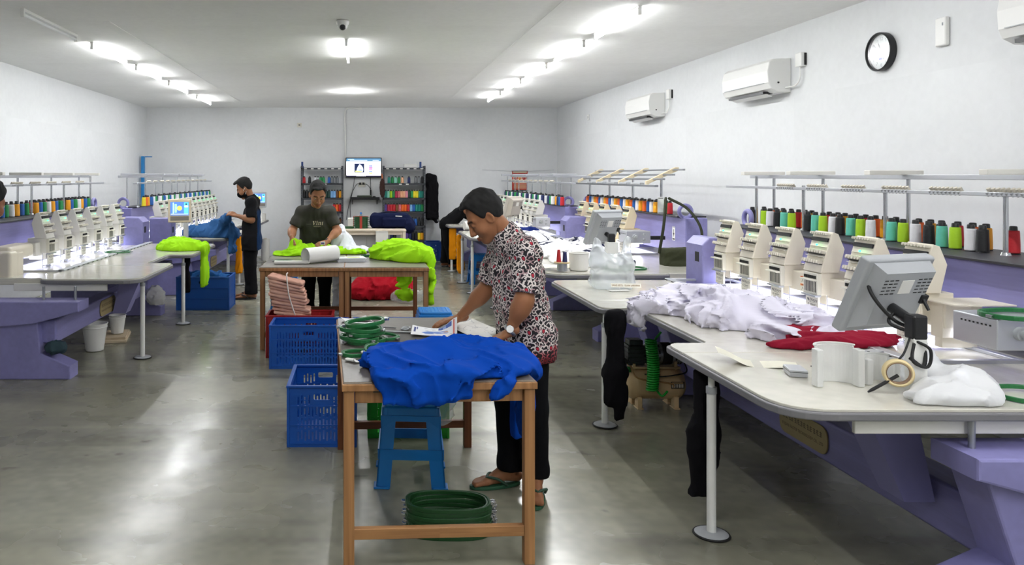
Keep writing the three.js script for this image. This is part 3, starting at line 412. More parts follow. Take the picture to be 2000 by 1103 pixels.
// o: k blend, A fold height, f fold frequency per axis, h cell, floor (support height), avoid(x, y, z) -> distance to a solid it lies on
function clothGeo(prims, o = {}) {
  const { k = .08, A = .035, f = [7, 7, 7], h = .014, sd = 0, warp = .55 } = o, F = field(prims, k), [lo, hi] = bounds(prims, A + .02);
  const g = nets((x, y, z) => {
    let d = F(x, y, z); if (abs(d) < A * 2.5 + h * 2) { const w = noise(x * 4 + sd, y * 4, z * 4) - .5, w2 = noise(x * 4, y * 4 + sd + 9, z * 4) - .5; const X = x * f[0] + warp * 4 * w + sd, Y = y * f[1] + warp * 4 * w2, Z = z * f[2] + warp * 4 * (w - w2); const r1 = 1 - abs(2 * noise(X, Y, Z) - 1), r2 = 1 - abs(2 * noise(X * 2.1 + 7, Y * 2.1, Z * 2.1 + 3) - 1); d -= A * (r1 * r1 * .9 + r2 * r2 * .45 - .55); }
    if (o.floor !== undefined) d = max(d, o.floor - y); if (o.avoid) d = max(d, -o.avoid(x, y, z)); if (o.cut) d = o.cut(d, x, y, z); return d;
  }, lo, hi, h);
  if (o.color) { const p = g.attributes.position, c = new Float32Array(p.count * 3); for (let i = 0; i < p.count; i++) c.set(o.color(p.getX(i), p.getY(i), p.getZ(i)), i * 3); g.setAttribute('color', new THREE.BufferAttribute(c, 3)); }
  return g;
}
const fabric = (color, more = {}) => phy(color, .92, { specularIntensity: .3, sheen: .12, sheenRoughness: .5, sheenColor: new THREE.Color(color), ...more });
// a cloth thing: prims are in world metres; its origin is moved to its own base point
function cloth(name, label, category, mat, prims, o = {}) {
  const g = clothGeo(prims, o); g.computeBoundingBox(); const b = g.boundingBox, c = [(b.min.x + b.max.x) / 2, b.min.y, (b.min.z + b.max.z) / 2]; g.translate(-c[0], -c[1], -c[2]);
  return solo(name, g, mat, label, category, c, 0, o.group);
}
const tableBox = (x, d, w, L, turn, top = .79) => { const c = cos(turn), s = sin(turn); return (px, y, z) => { const X = px - x, Z = z + d; return sdBox(c * X - s * Z, y - top / 2, s * X + c * Z, w / 2, top / 2, L / 2); }; };

// ---------- wooden tables ----------
function woodTable(x, d, w, L, turn, label, pale) {
  const t = thing('wooden_table', label, 'table', [x, 0, -d], turn), hw = w / 2, hl = L / 2, lw = .023, mat = pale ? std(0xe6d8c4, .5) : M.wood;
  obj('tabletop', boxUV(bx(-hw, hw, .755, .788, -hl, hl, .006), .9), pale ? mat : M.ply, t);
  if (!pale) obj('clear_cover', [bx(-hw + .004, hw - .004, .788, .7895, -hl + .004, hl - .004)], phy(0xf4f4f4, .3, { specularIntensity: .55, transmission: .96, thickness: 0, bumpMap: plasterBump, bumpScale: .004 }), t);
  obj('edge_band', boxUV(mg([bx(-hw - .004, hw + .004, .752, .782, hl - .001, hl + .012, .004), bx(-hw - .006, -hw + .002, .752, .782, -hl, hl + .012, .003), bx(hw - .002, hw + .006, .752, .782, -hl, hl + .012, .003)]), .5), mat, t);
  for (const [a, b] of [[0, 1], [0, -1]]) obj('apron', boxUV(bx(-hw + .05, hw - .05, .695, .755, b * (hl - .03) - .012, b * (hl - .03) + .012, .003).rotateY(0), .5), mat, t);
  for (const b of [1, -1]) obj('apron', boxUV(bx(b * (hw - .03) - .012, b * (hw - .03) + .012, .695, .755, -hl + .05, hl - .05, .003), .5), mat, t);
  for (const a of [-1, 1]) for (const b of [-1, 1]) { const g = bx(-lw, lw, 0, .755, -lw, lw, .004); const uv = g.attributes.uv, p = g.attributes.position; for (let i = 0; i < p.count; i++) uv.setXY(i, p.getX(i) * 2 + p.getZ(i) * 2 + a * .3, p.getY(i) * .7 + b * .2); obj('leg', g.translate(a * (hw - .024), 0, b * (hl - .024)), b < 0 && !pale ? M.woodDark : mat, t); }
  for (const b of [-1, 1]) { const g = bx(-hw + .045, hw - .045, .12, .165, b * (hl - .024) - .016, b * (hl - .024) + .016, .003), uv = g.attributes.uv, p = g.attributes.position; for (let i = 0; i < p.count; i++) uv.setXY(i, p.getY(i) * 2 + p.getZ(i), p.getX(i) * .7); obj('stretcher', g, b < 0 && !pale ? M.woodDark : mat, t); }
  return t;
}
woodTable(.30, 3.985, .82, 1.46, .048, 'nearest wooden work table, under the blue cloth and green hoops');
woodTable(-.563, 8.06, .80, 1.5, 0, 'wooden work table in front of the grey-shirted man, white roll on it');
woodTable(.243, 8.06, .80, 1.5, 0, 'wooden work table under the large lime green cloth heap');
woodTable(.065, 12.9, 1.33, .8, 0, 'pale table by the thread shelves carrying the navy backpack', true);

// ---------- crates ----------
function slotted(w, h, nx, ny, margin, hand) {   // one crate side in x,y with slots
  const holes = [], ux = (w - 2 * margin) / nx, uy = (h - .09) / ny;
  for (let j = 0; j < ny; j++) for (let i = 0; i < nx; i++) { const x = -w / 2 + margin + (i + .5) * ux, y = .035 + (j + .5) * uy + (i % 2 ? .006 : -.004); if (hand && abs(x) < .075 && j === ny - 1) continue; holes.push([[x - ux * .22, y - uy * .38], [x + ux * .22, y - uy * .38], [x + ux * .22, y + uy * .38], [x - ux * .22, y + uy * .38]]); }
  if (hand) holes.push(roundPoly([[-.05, h - .085], [.05, h - .085], [.05, h - .05], [-.05, h - .05]], .01, 3));
  return poly([[-w / 2, 0], [w / 2, 0], [w / 2, h], [-w / 2, h]], holes);
}
function crate(label, x, d0, w, h, L, mat, turn = 0, nx = 12, ny = 5, group) {   // d0 = near face
  const t = thing('plastic_crate', label, 'crate', [x, 0, -d0 - L / 2], turn, group), m = .05, hw = w / 2, hl = L / 2, th = .006;
  for (const s of [1, -1]) { obj('side_panel', prism(slotted(w, h, nx, ny, m, true), s * hl - th / 2, s * hl + th / 2), mat, t); obj('end_panel', prism(slotted(L, h, max(5, floor(nx * L / w)), ny, m, false), -th / 2, th / 2).rotateY(PI / 2).translate(s * hw, 0, 0), mat, t); }
  obj('bottom', bx(-hw, hw, .008, .016, -hl, hl), mat, t);
  const rim = [], rib = []; for (const s of [1, -1]) { rim.push(bx(-hw - .012, hw + .012, h - .012, h + .002, s * hl - .012, s * hl + .012, .003), bx(s * hw - .012, s * hw + .012, h - .012, h + .002, -hl, hl, .003)); for (const y of [.02, h * .35, h * .66]) rib.push(bx(-hw - .007, hw + .007, y, y + .007, s * hl - .008, s * hl + .008), bx(s * hw - .008, s * hw + .008, y, y + .007, -hl, hl)); for (const q of [1, -1]) rib.push(bx(s * hw - .009, s * hw + .009, .0, h - .01, q * hl - .009, q * hl + .009, .003)); }
  obj('rim', rim, mat, t); obj('ribs', rib, mat, t); return t;
}
crate('empty blue perforated crate beside the nearest wooden table, closest to the camera', -.24, 4.7, .41, .375, .52, M.bluePlastic, 0, 14, 4);
crate('blue perforated crate in front of the red crate', -.45, 6.6, .66, .375, .36, M.bluePlastic, 0, 22, 4);
crate('blue crate behind the nearest table, only its rim showing above the tabletop', .25, 6.6, .62, .375, .36, M.bluePlastic, 0, 20, 4);
crate('red perforated crate holding the bundle of pink cloths', -.56, 7.0, .6, .385, .3, M.redPlastic, 0, 16, 4);
crate('bright green perforated crate under the nearest table behind the stool', .30, 4.86, .5, .34, .36, M.greenPlastic, 0, 20, 5);
const crateL = crate('blue ribbed crate full of blue clothes under the lime green sleeve', -1.95, 9.47, .64, .41, .44, std(0x0d4d9c, .4), 0, 0, 0);
crate('dark blue crate by the back wall below the black jacket', 1.42, 15.0, .3, .36, .4, std(0x143f8c, .45), 0, 6, 4);

// ---------- stools ----------
function stool(label, x, d, turn) {
  const t = thing('plastic_stool', label, 'stool', [x, 0, -d], turn, 'blue plastic stools'), H = .45, m = M.stoolBlue;
  obj('seat', [slab(roundPoly([[-.145, -.145], [.145, -.145], [.145, .145], [-.145, .145]], .04), H - .03, H, .008, 2), slab(roundPoly([[-.155, -.155], [.155, -.155], [.155, .155], [-.155, .155]], .04), H - .075, H - .026, .006, 1)], m, t);
  const dim = []; for (let i = 0; i < 7; i++) for (let k = 0; k < 7; k++) dim.push(ball([-.108 + i * .036, H, -.108 + k * .036], .009, 4, [1, .35, 1])); obj('seat_bumps', dim, m, t);
  for (const a of [-1, 1]) for (const b of [-1, 1]) {
    const c = (x0, z0, w, y) => [[x0, y, z0 + b * 0], [x0 - a * w, y, z0], [x0 - a * w, y, z0 - b * w], [x0, y, z0 - b * w]], o = a * b > 0;
    const wall = (bxs, top) => { const g = hexa(bxs, top); return g; };
    const bo = .185, to = .15, wB = .075, wT = .075, th = .007;
    obj('leg', [wall([[a * bo, 0, b * bo], [a * (bo - wB), 0, b * bo], [a * (bo - wB), 0, b * (bo - th)], [a * bo, 0, b * (bo - th)]], [[a * to, H - .03, b * to], [a * (to - wT), H - .03, b * to], [a * (to - wT), H - .03, b * (to - th)], [a * to, H - .03, b * (to - th)]]), wall([[a * bo, 0, b * bo], [a * bo, 0, b * (bo - wB)], [a * (bo - th), 0, b * (bo - wB)], [a * (bo - th), 0, b * bo]], [[a * to, H - .03, b * to], [a * to, H - .03, b * (to - wT)], [a * (to - th), H - .03, b * (to - wT)], [a * (to - th), H - .03, b * to]]), bx(a * (bo - .03) - .042, a * (bo - .03) + .042, 0, .012, b * (bo - .03) - .042, b * (bo - .03) + .042, .004)], m, t);
  }
  for (const s of [-1, 1]) { obj('rung', bx(-.165, .165, .15, .205, s * .172 - .004, s * .172 + .004), m, t); obj('rung', bx(s * .172 - .004, s * .172 + .004, .15, .205, -.165, .165), m, t); obj('apron', prism(poly([[-.155, H - .07], [.155, H - .07], [.155, H - .14], [.1, H - .1], [-.1, H - .1], [-.155, H - .14]]), s * .157 - .003, s * .157 + .003), m, t); obj('apron', prism(poly([[-.155, H - .07], [.155, H - .07], [.155, H - .14], [.1, H - .1], [-.1, H - .1], [-.155, H - .14]]), -.003, .003).rotateY(PI / 2).translate(s * .157, 0, 0), m, t); }
  return t;
}
stool('blue plastic stool standing under the nearest wooden table', .275, 4.25, -.06);
stool('blue plastic stool just behind the nearest table, seat showing', .665, 6.95, 0);
stool('blue plastic stool behind the bundle of pink cloths', -.92, 9.35, .1);
stool('dark blue stool beneath the table with hanging orange cloths', 1.85, 11.9, 0);

// ---------- embroidery hoops ----------
function hoop(label, x, y, d, rx, rz, h = .02, turn = 0, group, mat = M.hoop, tilt = 0) {
  const t = thing('embroidery_hoop', label, 'hoop', [x, y, -d], turn, group); if (tilt) t.rotation.z = tilt;
  const N = 40, shp = (k) => [...Array(N).keys()].map((i) => { const a = i / N * 2 * PI, q = 2.6; return [rx * k * Math.sign(cos(a)) * pow(abs(cos(a)), 2 / q), rz * k * Math.sign(sin(a)) * pow(abs(sin(a)), 2 / q)]; });
  const e = .013 / min(rx, rz);
  obj('outer_ring', slab(poly(shp(1), [shp(1 - e * .5).reverse()]), 0, h, .003, 2), mat, t); obj('inner_ring', slab(poly(shp(1 - e * .52), [shp(1 - e).reverse()]), .001, h * .92, .002, 1), mat, t);
  obj('clamp_screw', [bx(rx - .006, rx + .024, h * .15, h * .85, -.016, -.006, .002), bx(rx - .006, rx + .024, h * .15, h * .85, .006, .016, .002), cyl([rx + .014, h * .5, -.03], [rx + .014, h * .5, .034], .0042, .0042, 8)], M.chrome, t);
  obj('end_clip', bx(-rx - .016, -rx + .004, h * .2, h * .8, -.012, .012, .002), M.chrome, t);
  return t;
}
for (let i = 0; i < 7; i++) hoop('dark green hoop in the floor stack under the nearest table, ' + (i ? i === 6 ? 'topmost' : ord[i] + ' from the floor' : 'lowest'), .41 + (i % 3 - 1) * .004, i * .0205, 3.60 + (i % 2) * .005, .2, .115, .02, .03 * (i % 3 - 1), 'green hoops stacked on the floor', M.hoopDark);
for (let i = 0; i < 5; i++) hoop('green hoop in the pile on the nearest tabletop, ' + (i ? i === 4 ? 'topmost and tilted' : ord[i] + ' from below' : 'lowest'), .0 + [.02, -.01, .025, 0, .02][i], .792 + i * .021 + (i === 4 ? .012 : 0), 4.0 + [.02, -.02, .01, 0, 0][i], i === 4 ? .105 : .11, .085, .02, [.5, 2.2, .9, 2.8, .2][i], 'green hoops on the nearest table', M.hoop, i === 4 ? .12 : 0);
hoop('green hoop lying flat on the table in front of the hoop pile', -.02, .792, 3.72, .075, .06, .018, .3); hoop('green hoop lying beside the hoop pile, partly under blue cloth', .075, .81, 3.70, .07, .06, .025, 1.6, undefined, M.hoop, .1); hoop('green hoop behind the hoop pile, leaning open beside the scissors', .12, .792, 4.12, .09, .07, .016, 2.4);
hoop('green oval hoop lying on the nearest corner of the white-cloth machine', 2.62, .792, 3.02, .13, .12, .018, .1); hoop('green hoop lying on the grey tension box', 2.79, 1.062, 3.26, .15, .11, .02, .25);
hoop('green hoop set in the dark red jersey', 2.52, .826, 4.06, .13, .09, .016, .1); hoop('thin green hoop flat on the tan-headed machine table by the bag', 2.45, .792, 7.15, .2, .13, .016, 0); hoop('dark green hoop on the table near the lime cloth heap', .1, .792, 8.25, .1, .07, .014, 0); hoop('dark green hoop beside the white roll tail', -.78, .792, 7.75, .1, .07, .014, 0);
hoop('green hoop on the white cloth machine bed below the third head', 2.62, .80, 5.0, .12, .09, .014, .2); hoop('green hoop on the bucket machine bed', -2.72, .80, 8.6, .14, .1, .014, 0); hoop('dark green hoop at the edge of the poster machine table', 2.2, .80, 10.9, .12, .09, .02, 0);
for (let i = 0; i < 6; i++) hoop('green hoop in the tied stack beside the backpack, ' + (i ? ord[i] + ' from below' : 'lowest'), .0, .79 + i * .032, 12.75, .115, .1, .03, 0, 'green hoops stacked beside the backpack', M.hoopDark);
hoop('green hoop flat on the pale table beside the white box', -.22, .79, 12.7, .11, .09, .03, 0, undefined, M.hoopDark);
solo('tie_strap', [bx(-.128, -.12, 0, .2, -.02, .02), bx(-.128, .128, .194, .2, -.02, .02), bx(-.02, .02, 0, .2, .104, .11)], std(0xa83a2a, .7), 'orange tie around the green hoop stack beside the backpack', 'strap', [0, .79, -12.75]);
for (let i = 0; i < 4; i++) hoop('dark green hoop standing in the pile behind the white roll, ' + ord[i] + ' from below', -.4, .792 + i * .03, 8.0, .085, .07, .028, .2 * i, 'dark green hoops behind the white roll', M.hoopDark);
// ---------- clothes and cloth heaps ----------
const T1 = tableBox(.30, 3.985, .835, 1.475, .048, .792), T2 = (x, y, z) => sdBox(x + .16, y - .396, z + 8.06, .816, .396, .762);
cloth('blue_cloth', 'crumpled royal blue cloth hanging over the front of the nearest wooden table', 'cloth', fabric(0x0241a6), [
  { e: [.40, .80, -3.52, .38, .062, .26] }, { e: [.20, .815, -3.45, .155, .055, .19, .3] }, { e: [.52, .82, -3.62, .22, .062, .13, -.3] }, { e: [.66, .805, -3.5, .13, .05, .2] }, { c: [.1, .84, -3.5, .04, .42, .85, -3.58, .045] },
  { b: [.275, .772, -3.232, .195, .062, .020, .014, .048, 0, .06] }, { b: [.265, .80, -3.26, .21, .03, .035, .02, .048] }, { b: [.59, .76, -3.25, .03, .04, .014, .01, 0, .05, -.25] }, { b: [.765, .62, -3.6, .014, .19, .1, .01, .05] }, { c: [.755, .79, -3.5, .03, .765, .78, -3.75, .025] }],
  { A: .036, f: [6, 8, 10], h: .0082, k: .05, avoid: T1, sd: 3 });
cloth('blue_sleeve', 'royal blue sleeve end hanging beside the batik-shirted man', 'cloth', fabric(0x0241a6), [{ b: [.80, .55, -3.82, .05, .19, .03, .02, .2] }, { b: [.79, .71, -3.76, .04, .08, .04, .02, .2] }], { A: .02, f: [14, 3, 14], h: .011, avoid: T1 });
cloth('white_cloth', 'crumpled white cloth heap on the machine table nearest the camera', 'cloth', fabric(0xdedbea), [
  { e: [2.2, .80, -4.98, .36, .115, .3] }, { e: [2.25, .80, -4.5, .3, .135, .27] }, { e: [2.36, .80, -4.15, .25, .075, .22] }, { e: [2.5, .8, -4.7, .22, .06, .5] }, { e: [1.92, .795, -4.95, .13, .045, .12] }, { c: [2.05, .87, -4.9, .03, 2.2, .92, -4.65, .04] }, { b: [1.795, .765, -4.98, .014, .05, .07, .01] }],
  { A: .072, f: [4.6, 5, 4.6], h: .0105, k: .07, warp: .8, avoid: (x, y, z) => sdBox(x - 2.31, y - .396, z + 4.2, .5, .396, 1.5), sd: 11 });
cloth('red_jersey', 'dark red jersey laid flat in front of the white cloth heap', 'clothes', fabric(0x8d1830), [{ e: [2.33, .80, -3.9, .27, .035, .07, .1] }, { e: [2.55, .805, -4.0, .24, .035, .14, .15] }, { e: [2.3, .805, -4.15, .13, .03, .1] }], { A: .025, f: [6, 8, 12], h: .009, floor: .792, sd: 5 });
cloth('white_garments', 'white garments with navy trim heaped on the tan-headed machine table', 'clothes', fabric(0xf0eff2, { vertexColors: true }), [{ e: [2.1, .80, -8.6, .42, .1, .55] }, { e: [2.3, .81, -7.7, .4, .075, .42] }, { e: [2.0, .81, -9.3, .35, .18, .4] }, { c: [1.9, .9, -8.9, .06, 2.4, .86, -7.9, .06] }, { e: [2.65, .8, -9.3, .3, .08, .6] }],
  { A: .05, f: [5, 6, 4], h: .018, floor: .792, sd: 21, color: (x, y, z) => { const n = noise(x * 3.4 + 5, y * 6, z * 3.0), b = abs(n - .5) < .045 || (abs(n - .36) < .02 && y > .86); return b ? [.012, .016, .05] : [1, 1, 1]; } });
cloth('navy_garment', 'small dark navy and blue cloth on the poster machine table', 'clothes', fabric(0x182a6e), [{ e: [2.35, .81, -11.4, .22, .07, .2] }, { e: [2.5, .83, -11.2, .12, .07, .1] }], { A: .04, h: .016, floor: .80, sd: 8 });
cloth('white_garment', 'white garment piled on the poster machine table behind the navy cloth', 'clothes', fabric(0xeeeef0), [{ e: [1.95, .83, -11.6, .3, .14, .4] }, { e: [2.3, .81, -12.3, .3, .1, .4] }], { A: .04, h: .018, floor: .80, sd: 9 });
const lime = fabric(0x9ddb1c), hang = { A: .022, f: [13, 2.5, 13], h: .012, k: .06 };
cloth('lime_cloth', 'large lime green cloth heap draped over the wooden table corner', 'cloth', lime, [{ e: [.38, .80, -8.15, .3, .17, .3] }, { e: [.52, .82, -7.9, .18, .13, .25] }, { b: [.675, .64, -7.85, .022, .2, .17, .015] }, { b: [.69, .56, -7.62, .018, .16, .07, .012] }, { e: [.62, .82, -7.9, .1, .08, .2] }, { b: [.50, .5, -8.86, .08, .25, .014, .01] }], { A: .055, f: [6, 7, 8], h: .012, avoid: T2, sd: 2 });
cloth('lime_cloth', 'lime green cloth lifted by the grey-shirted man', 'cloth', lime, [{ e: [-.72, .80, -8.45, .24, .045, .14, .35] }, { e: [-.52, .81, -8.55, .22, .07, .12, -.1] }, { e: [-.72, .86, -8.52, .07, .08, .06] }, { e: [-.4, .8, -8.5, .14, .035, .1] }, { e: [-.15, .8, -8.55, .22, .03, .07] }], { A: .045, f: [6, 7, 9], h: .011, floor: .792, sd: 14 });
cloth('lime_cloth', 'lime green shirt draped over the bucket machine table with a sleeve hanging', 'cloth', lime, [{ e: [-2.12, .81, -9.05, .28, .1, .24] }, { e: [-2.2, .84, -9.2, .18, .08, .16] }, { e: [-1.93, .82, -9.05, .12, .055, .16] }, { b: [-1.842, .6, -9.02, .026, .235, .12, .02] }], { ...hang, A: .03, avoid: (x, y, z) => sdBox(x + 2.4, y - .396, z + 9, .536, .396, 1), sd: 4 });
cloth('denim_cloth', 'denim blue garment heap held by the masked man at the lit screen machine', 'clothes', fabric(0x345f92), [{ e: [-2.2, .83, -10.95, .34, .13, .27] }, { e: [-1.98, .87, -10.8, .22, .16, .2] }, { c: [-1.95, .95, -10.72, .09, -1.80, 1.12, -10.42, .035] }, { e: [-1.84, .84, -10.75, .1, .12, .16] }, { b: [-1.8, .72, -10.72, .03, .13, .14, .02] }], { A: .045, f: [7, 5, 7], h: .013, sd: 6, avoid: (x, y, z) => sdBox(x + 2.4, y - .40, z + 11.5, .57, .40, .97) });
cloth('blue_clothes', 'blue clothes filling the ribbed blue crate', 'clothes', fabric(0x2a5f9e), [{ e: [-1.95, .39, -9.69, .28, .07, .18] }], { A: .04, f: [9, 9, 9], h: .014, sd: 1 });
cloth('red_cloth', 'dark red cloth heap on the floor seen under the lime cloth table', 'cloth', fabric(0x9c0f1f), [{ e: [.29, .15, -10.5, .40, .2, .3] }, { e: [.1, .1, -10.4, .28, .13, .25] }, { e: [.5, .12, -10.4, .24, .15, .25] }], { A: .05, f: [6, 9, 6], h: .017, floor: .002, sd: 12 });
cloth('white_shirt', 'white shirt with grey print slumped at the back edge of the wooden table', 'clothes', fabric(0xe3e6ef), [{ e: [-.22, .85, -8.85, .14, .14, .1] }, { e: [-.12, .81, -8.75, .22, .04, .12] }, { c: [-.2, .9, -8.88, .07, -.26, 1.05, -8.98, .05] }, { b: [-.25, .4, -8.9, .07, .35, .03, .02] }], { A: .04, f: [8, 6, 8], h: .013, avoid: T2, sd: 15 });
const blackC = fabric(0x0f0e12), orange = fabric(0xe8920f);
cloth('black_cloth', 'long black cloth hung on the machine table pole by the green air hose', 'cloth', blackC, [{ b: [1.655, .56, -4.99, .06, .19, .03, .02] }, { b: [1.64, .3, -4.98, .065, .12, .03, .02] }, { b: [1.675, .18, -4.98, .03, .1, .025, .02] }, { b: [1.65, .72, -5.0, .045, .06, .035, .02] }], { ...hang, sd: 3 });
cloth('black_cloth', 'long black cloth hanging behind the nearest white machine pole', 'cloth', blackC, [{ b: [1.655, .5, -3.68, .05, .24, .03, .02, .2] }, { b: [1.63, .3, -3.68, .055, .17, .03, .02, .2] }], { ...hang, sd: 7 });
cloth('black_cloth', 'short black cloth hung on the pole next to the hanging lime sleeve', 'cloth', blackC, [{ b: [-1.98, .55, -8.72, .035, .21, .03, .02] }], { ...hang, sd: 9 });
cloth('orange_cloth', 'orange cloth hanging at the far table pole, nearer and longer of two', 'cloth', orange, [{ b: [1.55, .46, -12.0, .05, .28, .04, .02] }, { b: [1.56, .22, -12.0, .03, .09, .03, .02] }], { ...hang, sd: 1 });
cloth('orange_cloth', 'orange cloth hanging in front of the bending man, farther of two', 'cloth', orange, [{ b: [1.585, .48, -13.3, .06, .27, .04, .02] }], { ...hang, sd: 2 });
cloth('orange_cloth', 'orange cloth hanging beyond the masked man below the machine table', 'cloth', orange, [{ b: [-1.845, .46, -11.62, .045, .27, .04, .02] }], { ...hang, sd: 5 });
cloth('black_jacket', 'black jacket hanging on the end of the shelf rack by the back wall', 'jacket', blackC, [{ b: [1.43, 1.22, -15.6, .11, .46, .07, .06] }, { b: [1.36, 1.58, -15.6, .05, .13, .07, .05] }, { b: [1.53, 1.1, -15.6, .03, .4, .05, .03] }], { ...hang, sd: 6 });
cloth('teal_rag', 'dark teal rag lying on the foot of the bucket machine', 'cloth', fabric(0x35474f), [{ e: [-2.5, .25, -6.3, .08, .045, .08] }], { A: .03, h: .012, f: [12, 12, 12], floor: .2 });
cloth('white_sack', 'white plastic sack lying on the far foot of the bucket machine', 'bag', std(0xe9e8ea, .5), [{ e: [-2.42, .26, -9.0, .09, .11, .09] }, { e: [-2.35, .22, -8.98, .05, .07, .06] }], { A: .03, h: .012, f: [10, 10, 10], floor: .152 });
cloth('clear_sack', 'crumpled clear plastic sack under the lime cloth table', 'bag', phy(0xf2f4f4, .15, { transmission: .85, thickness: 0 }), [{ e: [.62, .08, -10.1, .22, .08, .16] }], { A: .05, h: .02, f: [10, 10, 10], floor: .002 });
cloth('clear_sack', 'crumpled clear plastic bag beside the bright green crate', 'bag', phy(0xf2f4f4, .15, { transmission: .85, thickness: 0 }), [{ e: [.50, .3, -4.62, .06, .13, .06] }], { A: .03, h: .011, f: [14, 14, 14] });
// plastic carrier bag
{
  const milk = phy(0xf3f6f8, .22, { transmission: .68, thickness: 0, clearcoat: .4 });
  const t = thing('plastic_bag', 'white translucent plastic carrier bag standing on the machine table', 'bag', [1.94, .792, -5.93]);
  obj('bag_body', clothGeo([{ b: [0, .12, 0, .155, .125, .1, .06] }, { c: [-.1, .2, .02, .055, -.13, .385, .0, .014] }, { c: [.1, .2, .02, .045, .118, .375, .0, .013] }], { A: .03, f: [9, 5, 9], h: .009, floor: .0, k: .06 }), milk, t);
  const nt = canvasTex(512, 64, (c, w, h) => { c.fillStyle = '#efece2'; c.fillRect(0, 0, w, h); c.fillStyle = '#8a6a3a'; c.font = 'bold 36px sans-serif'; c.fillText('UANG KECIL - DLAM LAMARAN', 12, 44, 480); });
  obj('paper_note', [new THREE.PlaneGeometry(.22, .034).rotateX(-.5).rotateY(-.1).translate(.06, .04, .135)], std(0xffffff, .8, { map: nt, side: THREE.DoubleSide }), t);
  obj('paper_slip', [bx(-.1, .06, .001, .004, .1, .17).rotateY(.2)], M.paper, t);
}
cloth('white_fleece', 'puffy white plastic wrapper at the front edge of the machine table', 'bag', phy(0xf1f2f4, .45, { transmission: .3, thickness: 0 }), [{ e: [2.28, .815, -2.96, .17, .045, .09] }, { e: [2.4, .82, -3.08, .1, .07, .08] }, { e: [2.33, .86, -3.2, .06, .1, .06] }], { A: .03, f: [9, 9, 9], h: .009, floor: .792 });
cloth('olive_bag', 'olive green shoulder bag hanging by its strap from a machine lifting eye', 'bag', fabric(0x3a3d2c), [{ b: [3.12, .80, -7.55, .17, .15, .09, .05, .1] }, { b: [3.12, .74, -7.46, .13, .08, .04, .03, .1] }], { A: .012, f: [9, 9, 9], h: .011, k: .03 });
solo('bag_strap', [[[-.2, -.02, .06], [-.14, .25, .02], [-.02, .475, -.24], [.06, .505, -.43]], [[.2, -.02, .06], [.24, .2, .0], [.2, .40, -.22], [.09, .505, -.43]]].map((p) => tube(p, .014, 30, 6)), fabric(0x34372a), 'olive strap of the bag looped over the lifting eye', 'strap', [3.12, .92, -7.58]);
// navy backpack on the pale table
{
  const t = thing('backpack', 'large navy backpack lying on the pale table by the thread shelves', 'backpack', [.5, .79, -12.85]), nv = fabric(0x141b3c);
  obj('bag_body', clothGeo([{ b: [-.02, .12, 0, .33, .12, .16, .09] }, { e: [.3, .04, .08, .1, .13, .14] }], { A: .022, f: [6, 6, 6], h: .016, floor: -.12, cut: (d, x, y, z) => max(d, -sdBox(x + .4, y + .25, z, .64, .25, .5)) }), nv, t);
  obj('front_pocket', clothGeo([{ b: [.05, .1, .16, .2, .075, .04, .04] }], { A: .012, h: .014 }), nv, t); obj('strap', tube([[-.25, .22, .02], [-.1, .265, .06], [.1, .26, .06], [.26, .2, .04]], .014, 24, 6), M.navyCloth, t);
  obj('zip_label', bx(.06, .17, .2, .215, .158, .164).rotateZ(-.05), M.paper, t);
}
// bundle of folded pink cloths
{
  const t = thing('cloth_bundle', 'tied bundle of folded pink cloths standing in the red crate', 'bundle', [-.60, .02, -7.18]), pk = fabric(0xd9ab99), pk2 = fabric(0xcf9f8e);
  let lean = 0; for (let i = 0; i < 22; i++) { const y = .02 + i * .031, L = -.09 * sstep(4, 20, i), w = .17 + rr(-.012, .012), g = clothGeo([{ b: [0, 0, 0, w, .0135, .12, .012] }], { A: .012, f: [8, 3, 8], h: .013, sd: i * 3.1 }); g.rotateZ(-.10 - .12 * sstep(6, 20, i)).rotateY(rr(-.06, .06)).translate(L + rr(-.008, .008), y, rr(-.008, .008)); obj('folded_cloth', g, i % 3 ? pk : pk2, t); }
  obj('tie', tube([[.02, .02, .14], [.01, .3, .15], [-.06, .55, .15], [-.085, .72, .1], [-.09, .725, -.05]], .006, 30, 6), std(0xe9e2dc, .6), t);
}
// ---------- shelf racks, television and what hangs on the back wall ----------
const COL = { red: 0xc41f2b, black: 0x17181c, white: 0xe6e6ea, green: 0x1d8a4a, grey: 0x75787c, blue: 0x1f5fb0, amber: 0xf0a516, 'dark green': 0x173c35, 'light blue': 0x7fb0e0, brown: 0x7a4a22, teal: 0x15877a, lime: 0xa6d21c, crimson: 0xb3244a, peach: 0xf0b48c, pink: 0xe795a4, yellow: 0xf2df2a, purple: 0x5a3f8a, rose: 0xd06a72, orange: 0xf06a1c, navy: 0x1c2a5e, turquoise: 0x63c4b0, mint: 0x8fd6c0, 'light grey': 0xb9bcc0 };
const threadBump = dataTex(64, 64, (u, v) => { const k = 128 + 90 * sin((v * 16 + u * 2) * 2 * PI); return [k, k, k]; }, false); threadBump.repeat.set(1, 3);
const coneMat = {}; for (const [k, c] of Object.entries(COL)) coneMat[k] = phy(c, .5, { sheen: .4, sheenRoughness: .4, sheenColor: new THREE.Color(c), bumpMap: threadBump, bumpScale: .0008 });
const coneGeo = { thread: lathe([[0, .004], [.034, .004], [.0355, .01], [.035, .05], [.032, .118], [.030, .126], [.0, .127]], [0, 0, 0], 16), base: lathe([[0, 0], [.036, 0], [.036, .004], [0, .0045]], [0, 0, 0], 14), tip: lathe([[.022, .126], [.0205, .147], [.016, .15], [.014, .145], [.0, .145]], [0, 0, 0], 14) };
const proto = {};
